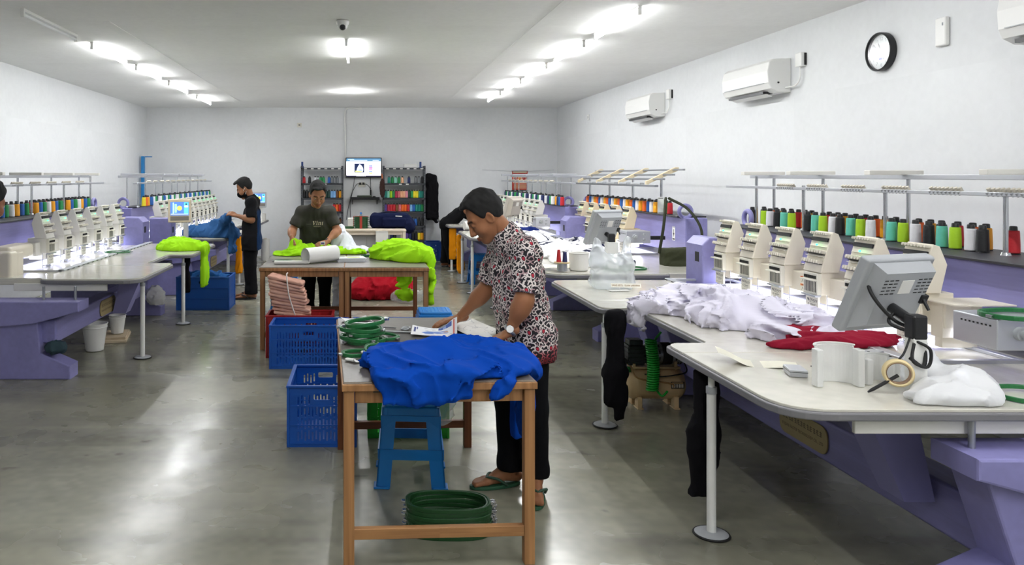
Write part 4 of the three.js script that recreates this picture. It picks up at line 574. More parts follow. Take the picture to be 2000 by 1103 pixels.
function cone(color, x, y, d, scale, label, group) {
  let c;
  if (!proto[color]) { c = proto[color] = thing('thread_cone', label, 'thread cone', [x, y, -d], 0, group); obj('thread', coneGeo.thread, coneMat[color], c); obj('cone_base', coneGeo.base, M.blackPlastic, c); obj('cone_tip', coneGeo.tip, M.blackPlastic, c); }
  else { c = copyOf(proto[color], [x, y, -d], rr(0, 6), label, 'thread_cone'); c.userData.group = group; }
  c.scale.set(scale[0], scale[1], scale[0]); return c;
}
const nth = (i) => ord[i] ?? (i + 1) + 'th';
function rack(x0, x1, label, short, rows) {
  const zb = -15.78, dp = .34, w = x1 - x0, t = thing('shelf_rack', label, 'shelf', [(x0 + x1) / 2, 0, zb + dp / 2]), gm = std(0x55585e, .5, { metalness: .3 }), dk = std(0x33363c, .5);
  for (const a of [-1, 1]) for (const b of [-1, 1]) { const p = obj('post', [bx(a * w / 2, a * (w / 2 - .035), 0, 1.86, b * dp / 2, b * (dp / 2 - .003)), bx(a * w / 2, a * (w / 2 - .003), 0, 1.86, b * dp / 2, b * (dp / 2 - .035))], gm, t); if (b > 0) { const h = []; for (let y = .05; y < 1.84; y += .05) h.push(bx(a * (w / 2 - .022), a * (w / 2 - .013), y, y + .022, dp / 2 - .001, dp / 2 + .0012)); obj('post_holes', h, M.black, p); } }
  [.09, .365, .65, .936, 1.21, 1.507, 1.82].forEach((y, i) => { const s = obj('shelf_board', [bx(-w / 2, w / 2, y - .035, y, -dp / 2, dp / 2, .003)], dk, t); const n = i === 6 ? 6 : i === 5 ? 2 : 0; for (let k = 0; k < n; k++) obj('price_tag', bx(-w * .42 + k * w * .16 + (i === 5 ? w * .3 : 0), -w * .42 + k * w * .16 + .055 + (i === 5 ? w * .3 : 0), y - .03, y - .008, dp / 2, dp / 2 + .003), M.paper, s); });
  for (const [y, row, list, sc] of rows) { const seen = {}; list.forEach((c, i) => { if (!c) return; const k = seen[c] = (seen[c] ?? -1) + 1; cone(c, x0 + .06 + (w - .12) * i / (list.length - 1), y, 15.54, sc, c + ' thread cone, ' + nth(k) + ' ' + c + ' on the ' + row + ' shelf ' + short, 'thread cones on the ' + row + ' shelf ' + short); }); }
}
const B1 = [.88, .95], B2 = [.95, 1.12];
rack(-1.21, -.36, 'grey metal shelf rack of thread cones behind the grey-shirted man', 'behind the grey-shirted man', [[1.507, 'top', ['red', 0, 'black', 0, 'white', 'light grey', 'green', 'green', 0, 'blue', 'grey', 'grey', 'grey', 0], B1], [1.21, 'second', ['black', 'black', 'black', 'black', 0, 0, 0, 'amber', 'dark green', 'dark green', 'light blue', 'light blue', 'brown', 'amber'], B2], [.936, 'third', [0, 0, 0, 0, 0, 0, 0, 0, 0, 0, 'red', 'orange', 'red'], B2], [.65, 'fourth', [0, 0, 0, 0, 0, 0, 0, 0, 0, 0, 0, 'brown', 'brown'], B2]]);
rack(.44, 1.30, 'grey metal shelf rack of thread cones beside the black jacket', 'by the black jacket', [[1.507, 'top', [0, 'teal', 'green', 'mint', 'green', 'peach', 0, 'navy', 0, 'grey', 'grey', 'black'], B1], [1.21, 'second', ['teal', 'mint', 'lime', 'green', 'crimson', 'rose', 'peach', 'peach', 'pink', 'dark green', 'green', 'yellow', 'yellow', 'teal', 'teal'], B2], [.936, 'third', ['purple', 'crimson', 'red', 'red', 'brown', 'rose', 'orange', 'orange', 'red', 'light blue', 'blue', 'teal', 'teal', 'green'], B2], [.65, 'fourth', [0, 0, 0, 0, 0, 0, 0, 'purple', 'blue', 'blue', 'black', 'black'], B2], [.365, 'fifth', [0, 0, 'navy', 'black', 0, 0, 0, 'purple', 'navy', 'black', 'black', 'yellow', 'amber'], B2]]);
for (const [x, l] of [[-1.185, 'blue upright rod on top of the rack behind the grey-shirted man'], [1.2, 'blue upright rod on top of the rack by the jacket']]) solo('rod', [bx(-.02, .02, 0, .12, -.02, .02, .004), bx(-.035, .035, -.0, .012, -.035, .035, .003)], std(0x1f3f7a, .5), l, 'rod', [x, 1.82, -15.5]);
solo('storage_box', [bx(-.13, .13, 0, .07, -.1, .1, .01), bx(-.135, .135, .06, .08, -.105, .105, .01)], M.whitePlastic, 'low white box lying on top of the rack by the jacket', 'box', [1.0, 1.82, -15.6]);
{
  const tv = canvasTex(512, 288, (c, w, h) => {
    c.fillStyle = '#f3f3fa'; c.fillRect(0, 0, w, h); c.fillStyle = '#41657f'; c.fillRect(0, 0, w, 48); c.fillStyle = '#c9d8e6'; c.fillRect(24, 12, 90, 6); c.fillRect(50, 30, 260, 6); c.fillRect(390, 30, 90, 6);
    c.fillStyle = '#0c1836'; c.fillRect(118, 82, 146, 144); c.fillStyle = '#cfd6f2'; c.beginPath(); c.moveTo(196, 90); c.bezierCurveTo(240, 120, 262, 170, 240, 216); c.lineTo(152, 212); c.bezierCurveTo(150, 160, 170, 130, 196, 90); c.fill(); c.fillStyle = '#6f86c9'; c.beginPath(); c.ellipse(206, 190, 34, 16, 0, 0, 7); c.fill(); c.fillStyle = '#e6e36a'; c.fillRect(132, 200, 100, 14); c.fillStyle = '#18223c'; c.fillRect(120, 216, 144, 10);
    ['#6a6fae', '#8a4a86', '#d672b0', '#70809a', '#d6b06a'].forEach((q, i) => { c.fillStyle = q; c.fillRect(336, 110 + i * 29, 54, 24); c.fillStyle = '#dfe2ee'; c.fillRect(400, 114 + i * 29, 80, 3); }); c.fillStyle = '#333a55'; c.fillRect(126, 248, 30, 8); c.fillRect(60, 250, 24, 4); c.fillStyle = '#1a1430'; c.fillRect(0, 272, w, 16); for (let i = 0; i < 8; i++) { c.fillStyle = '#e7e7ee'; c.fillRect(150 + i * 18, 275, 10, 10); }
  });
  const t = thing('television', 'flat television showing a web page on the back wall', 'television', [.055, 1.62, BACK]);
  obj('housing', bx(-.37, .37, 0, .41, .05, .1, .008), M.blackPlastic, t); obj('wall_mount', bx(-.1, .1, .1, .3, 0, .06), M.steel, t);
  obj('screen', new THREE.PlaneGeometry(.705, .37).translate(0, .21, .1015), std(0x050505, .25, { emissive: 0xffffff, emissiveMap: tv, emissiveIntensity: .95 }), t);
  const l = new THREE.RectAreaLight(0xe8ecff, .6, .7, .36); l.position.set(0, .21, .108); l.rotation.y = PI; t.add(l);
  const so = thing('wall_socket', 'double white socket below the television with black plugs', 'socket', [.02, 1.43, BACK]); obj('plate', bx(-.07, .07, 0, .09, 0, .02, .006), M.plate, so); for (const x of [-.035, .03]) obj('plug', bx(x - .022, x + .022, .045, .09, .015, .055, .006), M.blackPlastic, so);
  solo('cable', [tube([[-.0, 1.49, BACK + .05], [-.06, 1.5, BACK + .06], [-.16, 1.36, BACK + .03], [-.24, 1.1, BACK + .03], [-.3, .75, BACK + .03]], .006, 40), tube([[-.13, 1.62, BACK + .03], [-.17, 1.35, BACK + .03], [-.22, 1.1, BACK + .03], [-.21, .75, BACK + .03]], .006, 40)], M.black, 'two black cables running down the wall from the television', 'cable');
  solo('cable', [tube([[.06, 1.49, BACK + .05], [.12, 1.48, BACK + .05], [.19, 1.4, BACK + .03], [.2, 1.34, BACK + .03], [.195, 1.62, BACK + .03]], .006, 40), bx(.185, .215, 1.26, 1.37, BACK + .01, BACK + .045, .008)], M.black, 'short black cable with adapter hanging below the television', 'cable');
  const sh = thing('wall_shelf', 'small black wall shelf below the television', 'shelf', [.08, 1.17, BACK]); obj('board', bx(-.3, .3, 0, .05, 0, .22, .004), M.black, sh); for (const x of [-.25, .25]) obj('support', prism([[0, 0], [.18, 0], [0, -.1]], -.008, .008).rotateY(-PI / 2).translate(x, 0, 0), M.black, sh);
  const rt = thing('media_box', 'flat dark green-grey box on the small wall shelf', 'box', [.07, 1.22, BACK + .12]); obj('case', bx(-.15, .15, 0, .035, -.08, .08, .006), std(0x3c4634, .5), rt); obj('lid_seam', bx(-.151, .151, .02, .023, -.081, .081), M.black, rt);
  solo('mouse', ball([0, .014, 0], .035, 8, [1, .5, .8]), M.blackPlastic, 'small black mouse on the wall shelf beside the flat box', 'mouse', [.27, 1.215, BACK + .15]);
  const br = thing('hand_brush', 'dark brown feather duster hanging on the rack post beside the television', 'duster', [.43, 1.24, -15.4]); obj('bristles', clothGeo([{ e: [0, .17, 0, .05, .19, .05] }], { A: .02, f: [30, 6, 30], h: .01 }), std(0x3a211b, .9), br); obj('handle', cyl([0, .34, 0], [-.01, .46, 0], .014, .01, 8), std(0xc46a3a, .5), br); obj('hanging_loop', ring([-.01, .475, 0], .015, .003, 'z', 14, 5), M.steel, br);
  const po = canvasTex(256, 384, (c, w, h) => { c.fillStyle = '#c23a2e'; c.fillRect(0, 0, w, h); c.fillStyle = '#d9c7a8'; c.fillRect(14, 0, w - 28, 40); c.fillStyle = '#e9d9c2'; for (let i = 0; i < 3; i++) { c.fillRect(20 + i * 76, 120, 62, 78); c.fillStyle = i % 2 ? '#d98a4a' : '#a33'; c.fillRect(28 + i * 76, 130, 44, 56); c.fillStyle = '#e9d9c2'; } c.fillRect(14, 214, w - 28, 30); c.fillStyle = '#e2c9a0'; for (let i = 0; i < 5; i++) c.fillRect(26, 262 + i * 22, w - 52, 10); c.fillStyle = '#7c1f1c'; c.fillRect(0, 40, w, 8); });
  const p = thing('wall_poster', 'red and cream wall poster behind the far thread racks', 'poster', [3.28, 1.36, BACK]); obj('sheet', bx(-.16, .16, 0, .4, .002, .008), std(0xffffff, .7, { map: po }), p); for (const y of [.395, 0]) obj('hanging_bar', cyl([-.17, y, .008], [.17, y, .008], .007), M.black, p);
  solo('string', tube([[2.5, 1.78, BACK + .02], [3.3, 1.75, BACK + .02], [3.98, 1.78, BACK + .02]], .003, 20, 4), M.greyPlastic, 'thin string stretched on the wall above the red poster', 'string');
}
{ // cabinet and things on the pale table
  const c = thing('low_cabinet', 'white low cabinet with grey doors below the pale table', 'cabinet', [.1, 0, -12.95]); obj('carcass', bx(-.36, .34, .02, .68, -.22, .22, .006), M.whitePlastic, c);
  for (const x of [-.18, .16]) { const d = obj('door', bx(x - .165, x + .165, .05, .66, .22, .238, .006), std(0xc9cbd0, .5), c); obj('handle', bx(x + .1, x + .13, .34, .44, .238, .252, .004), M.steel, d); }
  solo('hanging_sheet', [bx(-.1, .1, 0, .40, -.012, .012, .006), bx(-.1, .1, .385, .4, -.03, .012, .004)], M.paper, 'white board hanging on the front of the pale table beside the cabinet', 'board', [.34, .36, -12.46]);
  const bo = thing('water_bottle', 'clear water bottle with blue cap on the pale table', 'bottle', [.0, .79, -13.0]); obj('bottle_body', lathe([[0, 0], [.036, 0], [.04, .01], [.04, .06], [.037, .075], [.04, .09], [.04, .15], [.03, .19], [.016, .21], [.016, .225]], [0, 0, 0], 18), phy(0xb9cfda, .1, { transmission: .8, thickness: 0 }), bo); obj('cap', cyl([0, .222, 0], [0, .25, 0], .019, .018, 14), std(0x2f7fd0, .4), bo);
  const wb = thing('carton', 'small white carton on the pale table by the green hoops', 'box', [-.15, .79, -13.0]); obj('body', bx(-.07, .07, 0, .15, -.06, .06, .003), M.paper, wb); obj('flap', bx(-.07, .07, .15, .154, -.06, .02).rotateX(.06), M.paper, wb);
  const ro = thing('fabric_roll', 'white roll standing on the floor by the back wall behind the masked man', 'roll', [-1.88, 0, -15.1]); obj('roll', cyl([0, 0, 0], [0, .42, 0], .085, .085, 20), M.paper, ro); obj('core', [ring([0, .42, 0], .03, .006, 'y', 16, 6)], std(0xb49a74, .8), ro);
  const cb = thing('carton', 'white open carton on the far machine table behind the masked man', 'box', [-1.95, .80, -14.9]); obj('body', bx(-.1, .1, 0, .12, -.08, .08, .004), M.paper, cb); obj('lid', bx(-.1, .1, .12, .126, -.08, .08).rotateZ(.03), M.paper, cb);
}
// ---------- thread cones on the machines ----------
function coneRow(m, short, perHead, spots, y = 1.215) {
  const seen = {}; spots.forEach(([d, x, c]) => { const k = seen[c] = (seen[c] ?? -1) + 1; cone(c, m.s * (x - m.xf), y, d, [.86, 1], c + ' thread cone, ' + nth(k) + ' ' + c + ' one from the camera, ' + short + ' rack', 'thread cones on the ' + short + ' rack'); });
}
function spots(d0, n, pitch, front, back, xF, xB, avoid = []) { const o = []; for (let i = 0; i < n; i++) { front.forEach((c, k) => o.push([d0 + i * pitch + k * pitch / front.length + rr(-.008, .008), xF + rr(-.006, .006), c])); back.forEach((c, k) => o.push([d0 + i * pitch + (k + .45) * pitch / back.length + rr(-.01, .01), xB + rr(-.006, .006), c])); } return o.filter(([d, x]) => !avoid.some((p) => abs(p - d) < .045)); }
for (const k of Object.keys(machines)) machines[k].xf = { white: 2.9, tan: 3.1, poster: 2.65, bucket: 3.06, screen: 2.88 }[k];
coneRow(machines.white, 'white-cloth machine', 0, [[4.12, -.6, 'red'], [4.2, -.5, 'black'], ...spots(4.28, 6, .415, ['white', 'lime', 'turquoise', 'black'], ['amber', 'orange', 'red', 'dark green'], -.49, -.62, [4.98, 5.9, 6.6])], 1.24);
coneRow(machines.tan, 'tan-headed machine', 0, [[8.45, -.3, 'red'], [8.55, -.3, 'green'], ...spots(8.75, 6, .45, ['amber', 'white', 'blue', 'orange'], ['brown', 'black'], -.26, -.39, [9.6, 10.5, 11.4])], 1.235);
coneRow(machines.poster, 'poster machine', 0, [[10.95, -.22, 'red'], [11.05, -.22, 'blue'], [11.15, -.22, 'navy'], [11.25, -.22, 'amber'], ...spots(11.4, 10, .38, ['white', 'green', 'navy'], ['black'], -.2, -.33, [11.9, 13, 14.1, 15.2])], 1.23);
coneRow(machines.bucket, 'bucket machine', 0, spots(7.0, 7, .46, ['amber', 'blue', 'green', 'white'], ['navy', 'red', 'black', 'teal'], -.49, -.62, [7.4, 8.3, 9.2, 10.1]), 1.24);
coneRow(machines.screen, 'lit-screen machine', 0, [[10.75, -.16, 'yellow'], [10.85, -.16, 'orange'], [10.95, -.16, 'amber'], ...spots(11.1, 12, .36, ['blue', 'white', 'green'], ['navy'], -.15, -.28, [11.5, 12.5, 13.5, 14.5])], 1.23);
// ---------- compressor, buckets, things on tables ----------
{
  const c = thing('air_compressor', 'beige tank air compressor with silver motor under the machine table', 'compressor', [2.116, 0, -5.56]), be = std(0xd8b98c, .35), m2 = M.steel;
  obj('tank', lathe([[0, -.215], [.05, -.212], [.09, -.198], [.112, -.17], [.115, -.14], [.115, .14], [.112, .17], [.09, .198], [.05, .212], [0, .215]].map(([r, y]) => [r, y]), [0, 0, 0], 28).rotateZ(PI / 2).translate(0, .165, 0), be, c);
  for (const x of [-.13, .13]) for (const z of [.03, -.1]) obj('foot', [bx(x - .016, x + .016, 0, .085, z, z + .07, .004), bx(x - .02, x + .02, 0, .008, z - .01, z + .08)], be, c);
  obj('motor_bracket', [bx(-.17, .17, .278, .292, -.07, .07, .003), bx(-.17, -.15, .27, .33, -.06, .06), bx(.13, .15, .27, .33, -.06, .06)], be, c);
  obj('motor', [lathe([[0, -.14], [.06, -.14], [.075, -.12], [.075, .12], [.06, .14], [0, .14]].reverse(), [0, 0, 0], 24).rotateZ(PI / 2).translate(.07, .375, 0)], m2, c);
  obj('motor_band', [lathe([[.0755, -.035], [.079, -.035], [.079, .035], [.0755, .035]], [0, 0, 0], 24).rotateZ(PI / 2).translate(.08, .375, 0)], M.black, c);
  const ven = []; for (const x of [.0, .02, .14, .16, .18]) for (let a = 0; a < 10; a++) { const q = a / 10 * 2 * PI; ven.push(bx(x - .004, x + .004, .37, .38, -.012, .012).translate(0, -.375, 0).translate(0, .073, 0).rotateX(q).translate(0, .375, 0)); } obj('motor_vents', ven, M.black, c);
  obj('pump', [bx(-.2, -.08, .3, .44, -.06, .06, .012), bx(-.19, -.09, .44, .48, -.05, .05, .008), ...[0, 1, 2, 3].map((i) => bx(-.205, -.075, .32 + i * .03, .33 + i * .03, -.068, .068))], std(0x3a3d40, .45, { metalness: .5 }), c);
  obj('pressure_gauge', [cyl([-.235, .33, .02], [-.235, .33, .06], .028, .028, 16), cyl([-.235, .27, .0], [-.235, .36, .0], .012, .012, 8), bx(-.26, -.2, .29, .31, -.02, .02, .004)], M.blackPlastic, c);
  obj('valve_knob', cyl([-.2, .255, .05], [-.2, .29, .05], .02, .016, 12), std(0x1f8a3a, .4), c);
  obj('brass_pipe', tube([[-.18, .3, .05], [-.16, .23, .1], [.0, .2, .118], [.1, .18, .118], [.1, .16, .112]], .006, 24), std(0xa9804e, .4), c);
  obj('power_cord', tube([[.2, .34, .03], [.2, .27, .1], [.1, .25, .13], [-.02, .24, .13], [-.1, .25, .1]], .005, 24), M.black, c);
  const lab = canvasTex(128, 64, (g) => { g.fillStyle = '#3a2f24'; g.fillRect(0, 0, 128, 64); g.fillStyle = '#ddd6c8'; g.fillRect(8, 22, 34, 34); g.fillRect(50, 22, 14, 34); g.fillRect(72, 22, 46, 34); g.fillStyle = '#2a2420'; g.fillRect(86, 22, 4, 34); g.fillRect(100, 22, 4, 34); g.fillStyle = '#e8c08a'; g.fillRect(8, 6, 110, 10); });
  obj('rating_label', new THREE.PlaneGeometry(.095, .048).translate(.13, .175, .1155), std(0xffffff, .5, { map: lab }), c);
  const coil = []; for (let i = 0; i <= 22 * 12; i++) { const a = i / 12 * 2 * PI, t = i / 264; coil.push([.035 * cos(a) + .02 * sin(t * 2.6) - .01, .46 - .36 * t, .038 * sin(a)]); }
  const tw = tube([...coil.slice(0, 1).map(([x, y, z]) => [x + .04, y + .05, z]), ...coil, [.05, .08, .06], [.09, .11, .05]], .0075, 900, 6);
  solo('air_hose', tw, std(0x0f9a2a, .3), 'coiled bright green air hose hanging from the table over the compressor', 'hose', [2.03, .06, -5.36]);
}
{
  const bk = (label, x, d, r, h) => { const t = thing('bucket', label, 'bucket', [x, 0, -d], 0, 'white buckets'); obj('shell', lathe([[0, .004], [r * .68, .002], [r * .7, .01], [r * .985, h * .97], [r * 1.03, h * .97], [r * 1.03, h], [r * .95, h], [r * .66, .02], [0, .018]], [0, 0, 0], 32), M.whitePlastic, t); obj('band', lathe([[r * .95, h * .84], [r * .99, h * .84], [r * .995, h * .88], [r * .955, h * .88]], [0, 0, 0], 32), M.whitePlastic, t); return t; };
  bk('white plastic bucket standing in front under the machine table', -2.53, 7.3, .118, .262); bk('smaller white bucket standing on a board behind the other', -2.49, 7.85, .085, .19).position.y = .05;
  const bo = thing('floor_board', 'pale flat board on the floor under the smaller bucket', 'board', [-2.5, 0, -7.85], .2); obj('plank', bx(-.12, .12, .0, .025, -.24, .24, .003), std(0xc9b79c, .7), bo); obj('plank', bx(-.11, .11, .025, .048, -.2, .2, .003), std(0xb7a68c, .7), bo);
}
{ // nearest wooden table
  const sheet = (name, label, cat, x, y, d, w, h, turn, tex, bend = .01, lift = 0) => { const g = new THREE.PlaneGeometry(w, h, 14, 10).rotateX(-PI / 2), p = g.attributes.position; for (let i = 0; i < p.count; i++) { const u = p.getX(i) / w, v = p.getZ(i) / h; p.setY(i, .002 + bend * (u * u * 4) * (1 - v) + lift * sstep(.1, .5, u) * sstep(.2, -.5, v) + .004 * noise(u * 5 + x * 9, v * 5, 3)); } g.computeVertexNormals(); const o = solo(name, g, std(0xffffff, .7, { map: tex, side: THREE.DoubleSide }), label, cat, [x, y, -d], turn); return o; };
  const spec = canvasTex(512, 384, (c, w, h) => { c.fillStyle = '#f1f2f5'; c.fillRect(0, 0, w, h); c.fillStyle = '#3c5fae'; c.fillRect(300, 16, 150, 108); c.fillStyle = '#8fa6dc'; c.fillRect(350, 50, 36, 74); c.fillStyle = '#5f86d6'; c.beginPath(); c.moveTo(110, 240); c.lineTo(180, 180); c.lineTo(400, 190); c.lineTo(410, 220); c.lineTo(300, 228); c.lineTo(420, 262); c.lineTo(400, 290); c.lineTo(160, 300); c.closePath(); c.fill(); c.fillStyle = '#e9eefb'; c.fillRect(240, 214, 130, 7); c.fillRect(240, 262, 130, 7); c.fillStyle = '#e8b27a'; c.beginPath(); c.ellipse(386, 224, 28, 16, 0, 0, 7); c.fill(); c.fillStyle = '#dd7d74'; c.fillRect(466, 20, 18, 320); c.fillStyle = '#2f3e84'; c.fillRect(24, 60, 22, 190); c.fillRect(54, 40, 12, 90); c.fillStyle = '#55607c'; for (const [x, y] of [[140, 40], [220, 44], [150, 120], [230, 120], [430, 300]]) { c.fillRect(x, y, 40, 6); c.fillRect(x, y + 12, 26, 5); } });
  sheet('order_sheet', 'printed sheet with a blue garment drawing on the nearest table', 'paper', .405, .794, 4.24, .25, .2, -.12, spec, .012, .05);
  const line = canvasTex(256, 256, (c, w) => { c.fillStyle = '#e9e8e3'; c.fillRect(0, 0, w, w); c.strokeStyle = '#8b8b90'; c.lineWidth = 2; for (let i = 0; i < 26; i++) { c.beginPath(); const x = rnd() * w, y = rnd() * w; c.moveTo(x, y); c.bezierCurveTo(x + rr(-40, 40), y + rr(-40, 40), x + rr(-40, 40), y + rr(-40, 40), x + rr(-50, 50), y + rr(-50, 50)); c.stroke(); } });
  sheet('pattern_sheet', 'white pattern sheet with fine line drawing beside the man\'s far hand', 'paper', .62, .793, 4.34, .22, .36, .35, line); sheet('blank_sheet', 'blank white sheet between the blue cloth and the pattern sheet', 'paper', .55, .792, 4.08, .3, .15, .15, plaster);
  sheet('paper_slip', 'white papers at the back corner of the nearest table', 'paper', -.02, .792, 4.55, .16, .2, .3, plaster); sheet('paper_scrap', 'small torn paper scrap before the green hoops', 'paper', -.01, .792, 3.58, .05, .03, .3, plaster); sheet('paper_scrap', 'curled paper scrap on the bare table near the blue cloth', 'paper', .055, .792, 3.57, .06, .02, .8, plaster);
  const ph = thing('mobile_phone', 'dark mobile phone lying on the back of the nearest table', 'phone', [.05, .793, -4.56], 1.35); obj('case', bx(-.037, .037, 0, .009, -.078, .078, .004), M.blackPlastic, ph); obj('screen', bx(-.034, .034, .0085, .0098, -.074, .074, .0005), phy(0x3a1418, .08), ph);
  const sc = thing('scissors', 'steel scissors on the nearest table behind the printed sheet', 'scissors', [.2, .793, -4.36], 1.3); obj('blade', hexa([[-.004, 0, 0], [.006, 0, 0], [.002, 0, -.12], [0, 0, -.12]], [[-.004, .004, 0], [.006, .004, 0], [.002, .003, -.12], [0, .003, -.12]]), M.chrome, sc); obj('blade', hexa([[-.006, 0, 0], [.004, 0, 0], [.018, 0, -.118], [.016, 0, -.118]], [[-.006, .006, 0], [.004, .006, 0], [.018, .005, -.118], [.016, .005, -.118]]), M.chrome, sc); for (const s of [-1, 1]) obj('handle', ring([s * .022, .004, .055], .02, .005, 'y', 20, 6, [1, 1, 1]), M.steel, sc);
  solo('ruler', bx(-.15, .15, 0, .004, -.012, .012), M.steel, 'thin steel ruler lying on the nearest table behind the printed sheet', 'ruler', [.22, .793, -4.26], -.15);
  for (const [x, d, a] of [[.02, 3.66, .5], [-.05, 3.6, 1]]) solo('cloth_scrap', bx(-.012, .012, 0, .012, -.025, .025, .005), M.paper, a < .8 ? 'white clip lying on the flat green hoops' : 'white fluff at the near edge beside the flat green hoops', 'scrap', [x, a < .8 ? .811 : .792, -d], a);
  solo('tape_strip', [bx(-.035, .035, .0, .002, -.05, .035), bx(-.035, .035, -.045, .002, .033, .036)], M.blackPlastic, 'black tape stuck over the front edge of the nearest table', 'tape', [.085, .79, -3.28], .048);
}
{ // middle tables
  const w = thing('paper_roll', 'white paper roll with its loose end lying to one side on the table', 'roll', [-.42, .79, -7.62]);
  obj('roll', [cyl([-.13, .078, .03], [.16, .085, -.2], .076, .08, 28, true), cyl([-.125, .078, .027], [.155, .085, -.197], .072, .076, 28, true)], std(0xf0f0ee, .7, { side: THREE.DoubleSide }), w); obj('loose_end', bx(-.44, -.09, .002, .03, -.03, .06, .01).rotateY(.06), M.paper, w);
  const bk = canvasTex(256, 192, (c, W, h) => { c.fillStyle = '#eef0ea'; c.fillRect(0, 0, W, h); c.fillStyle = '#c9da6a'; c.fillRect(90, 70, 120, 70); c.fillStyle = '#3a4d96'; c.fillRect(12, 20, 60, 22); c.fillRect(20, 50, 40, 8); for (let i = 0; i < 6; i++) c.fillRect(90, 18 + i * 8, 130, 3); c.fillRect(8, 176, 240, 10); });
  const b = thing('booklet_stack', 'stack of printed booklets with blue and lime print by the white roll', 'booklet', [-.11, .79, -7.85], .15); for (let i = 0; i < 3; i++) obj('booklet', boxUV(bx(-.14 + i * .008, .14 + i * .008, i * .012, i * .012 + .01, -.1, .1, .002), .3), std(0xe6e8ee, .7), b); obj('cover', new THREE.PlaneGeometry(.27, .2).rotateX(-PI / 2).translate(.01, .036, 0), std(0xffffff, .6, { map: bk }), b);
  const pp = thing('phone_box', 'small white device by the man\'s watch on the lime cloth', 'box', [-.42, .9, -8.45]); obj('case', bx(-.025, .025, 0, .035, -.01, .01, .004), M.whitePlastic, pp); obj('display', bx(-.018, .018, .008, .026, .01, .0115), std(0x6a5a9a, .3), pp);
}
{ // white-cloth machine table
  const tr = phy(0xf2f3f2, .3, { transmission: .42, thickness: 0 });
  const holder = (label, x, d, h, r, turn) => { const t = thing('plastic_holder', label, 'plastic holder', [x, .792, -d], turn); const pts = []; for (let i = 0; i <= 14; i++) { const a = PI * (1.08 + .84 * i / 14) + PI; pts.push([r * cos(a), r * sin(a) * .8]); } const inn = pts.map(([a, b]) => [a * .9, b * .88]).reverse(); obj('curved_wall', slab(poly([...pts, ...inn]), 0, h, .003, 1), tr, t); for (const s of [-1, 1]) obj('side_post', bx(s * r - .014, s * r + .014, 0, h * .96, -.012, .03, .005), tr, t); obj('top_rim', slab(poly([...pts.map(([a, b]) => [a * 1.06, b * 1.06]), ...inn]), h, h + .008, .002, 1), tr, t); };
  holder('translucent white plastic spool holder near the table edge', 1.97, 3.18, .16, .085, 0); holder('smaller translucent white holder beside the hanging tape roll', 2.17, 3.22, .11, .06, .1);
  const s = thing('tin_box', 'small silver box lying between folded paper and white holder', 'box', [1.90, .792, -3.36], -.25); obj('body', bx(-.035, .035, 0, .03, -.055, .055, .003), M.alu, s); obj('lid_seam', bx(-.0355, .0355, .019, .021, -.0555, .0555), M.black, s);
  const g = new THREE.PlaneGeometry(.34, .14, 20, 4).rotateX(-PI / 2), p = g.attributes.position; for (let i = 0; i < p.count; i++) { const u = p.getX(i) / .34 + .5; p.setY(i, .003 + .05 * pow(max(0, .35 - u) / .35, 1.5) - .0 + .012 * sin(u * 9) * (1 - u)); } g.computeVertexNormals();
  solo('folded_paper', g, std(0xdcd9c9, .8, { side: THREE.DoubleSide }), 'cream folded paper curling up near the machine table edge', 'paper', [1.83, .792, -3.55], -.35);
  const tp = thing('tape_roll', 'roll of cream masking tape hanging from the control panel cable', 'tape', [2.14, .875, -3.06], -.45); obj('tape', [lathe([[.042, -.014], [.054, -.014], [.054, .014], [.042, .014], [.042, -.014]], [0, 0, 0], 32).rotateX(PI / 2)], std(0xe3cf9f, .6), tp); obj('core', [lathe([[.039, -.0145], [.042, -.0145], [.042, .0145], [.039, .0145], [.039, -.0145]], [0, 0, 0], 32).rotateX(PI / 2)], std(0x9c7f66, .8), tp);
  solo('cable_bundle', [tube([[2.28, 1.1, -3.25], [2.2, 1.05, -3.2], [2.26, 1.0, -3.1], [2.24, .9, -3.06], [2.2, .93, -3.08]], .007, 40), tube([[2.22, 1.0, -3.08], [2.26, .97, -3.05], [2.25, .9, -3.05], [2.2, .92, -3.06], [2.22, 1.0, -3.08]], .006, 40), tube([[2.22, 1.02, -3.1], [2.17, .95, -3.07], [2.145, .93, -3.06]], .004, 20)], M.black, 'coiled black cables hanging on the control panel post', 'cable');
  solo('cable', tube([[2.2, 1.26, -3.33], [2.15, 1.17, -3.24], [2.22, 1.06, -3.2], [2.27, 1.03, -3.17]], .008, 30), M.black, 'single black cable from the back of the control panel to its arm', 'cable');
  solo('marker_pen', [cyl([0, .012, 0], [.09, .075, .02], .007, .007, 10), cyl([-.015, .002, -.004], [0, .012, 0], .003, .007, 10)], M.blackPlastic, 'black marker pen leaning below the tape roll', 'pen', [2.05, .79, -3.08]);
  const ra = thing('steel_ruler_plate', 'steel plate with holes reaching over the table under the red jersey', 'plate', [2.32, .835, -3.55], .55); obj('plate', bx(-.13, .13, 0, .006, -.03, .03, .002), M.alu, ra); for (const x of [-.09, -.02, .05]) obj('screw_hole', cyl([x, .0055, 0], [x, .0068, 0], .006, .006, 10), M.black, ra); obj('foot', bx(-.11, -.09, -.043, 0, -.02, .02, .002), M.black, ra);
  solo('wiping_cloth', bx(-.09, .09, 0, .004, -.03, .03, .002), M.navyCloth, 'dark folded strip on the table behind the white holders', 'cloth', [2.14, .792, -3.5], .35);
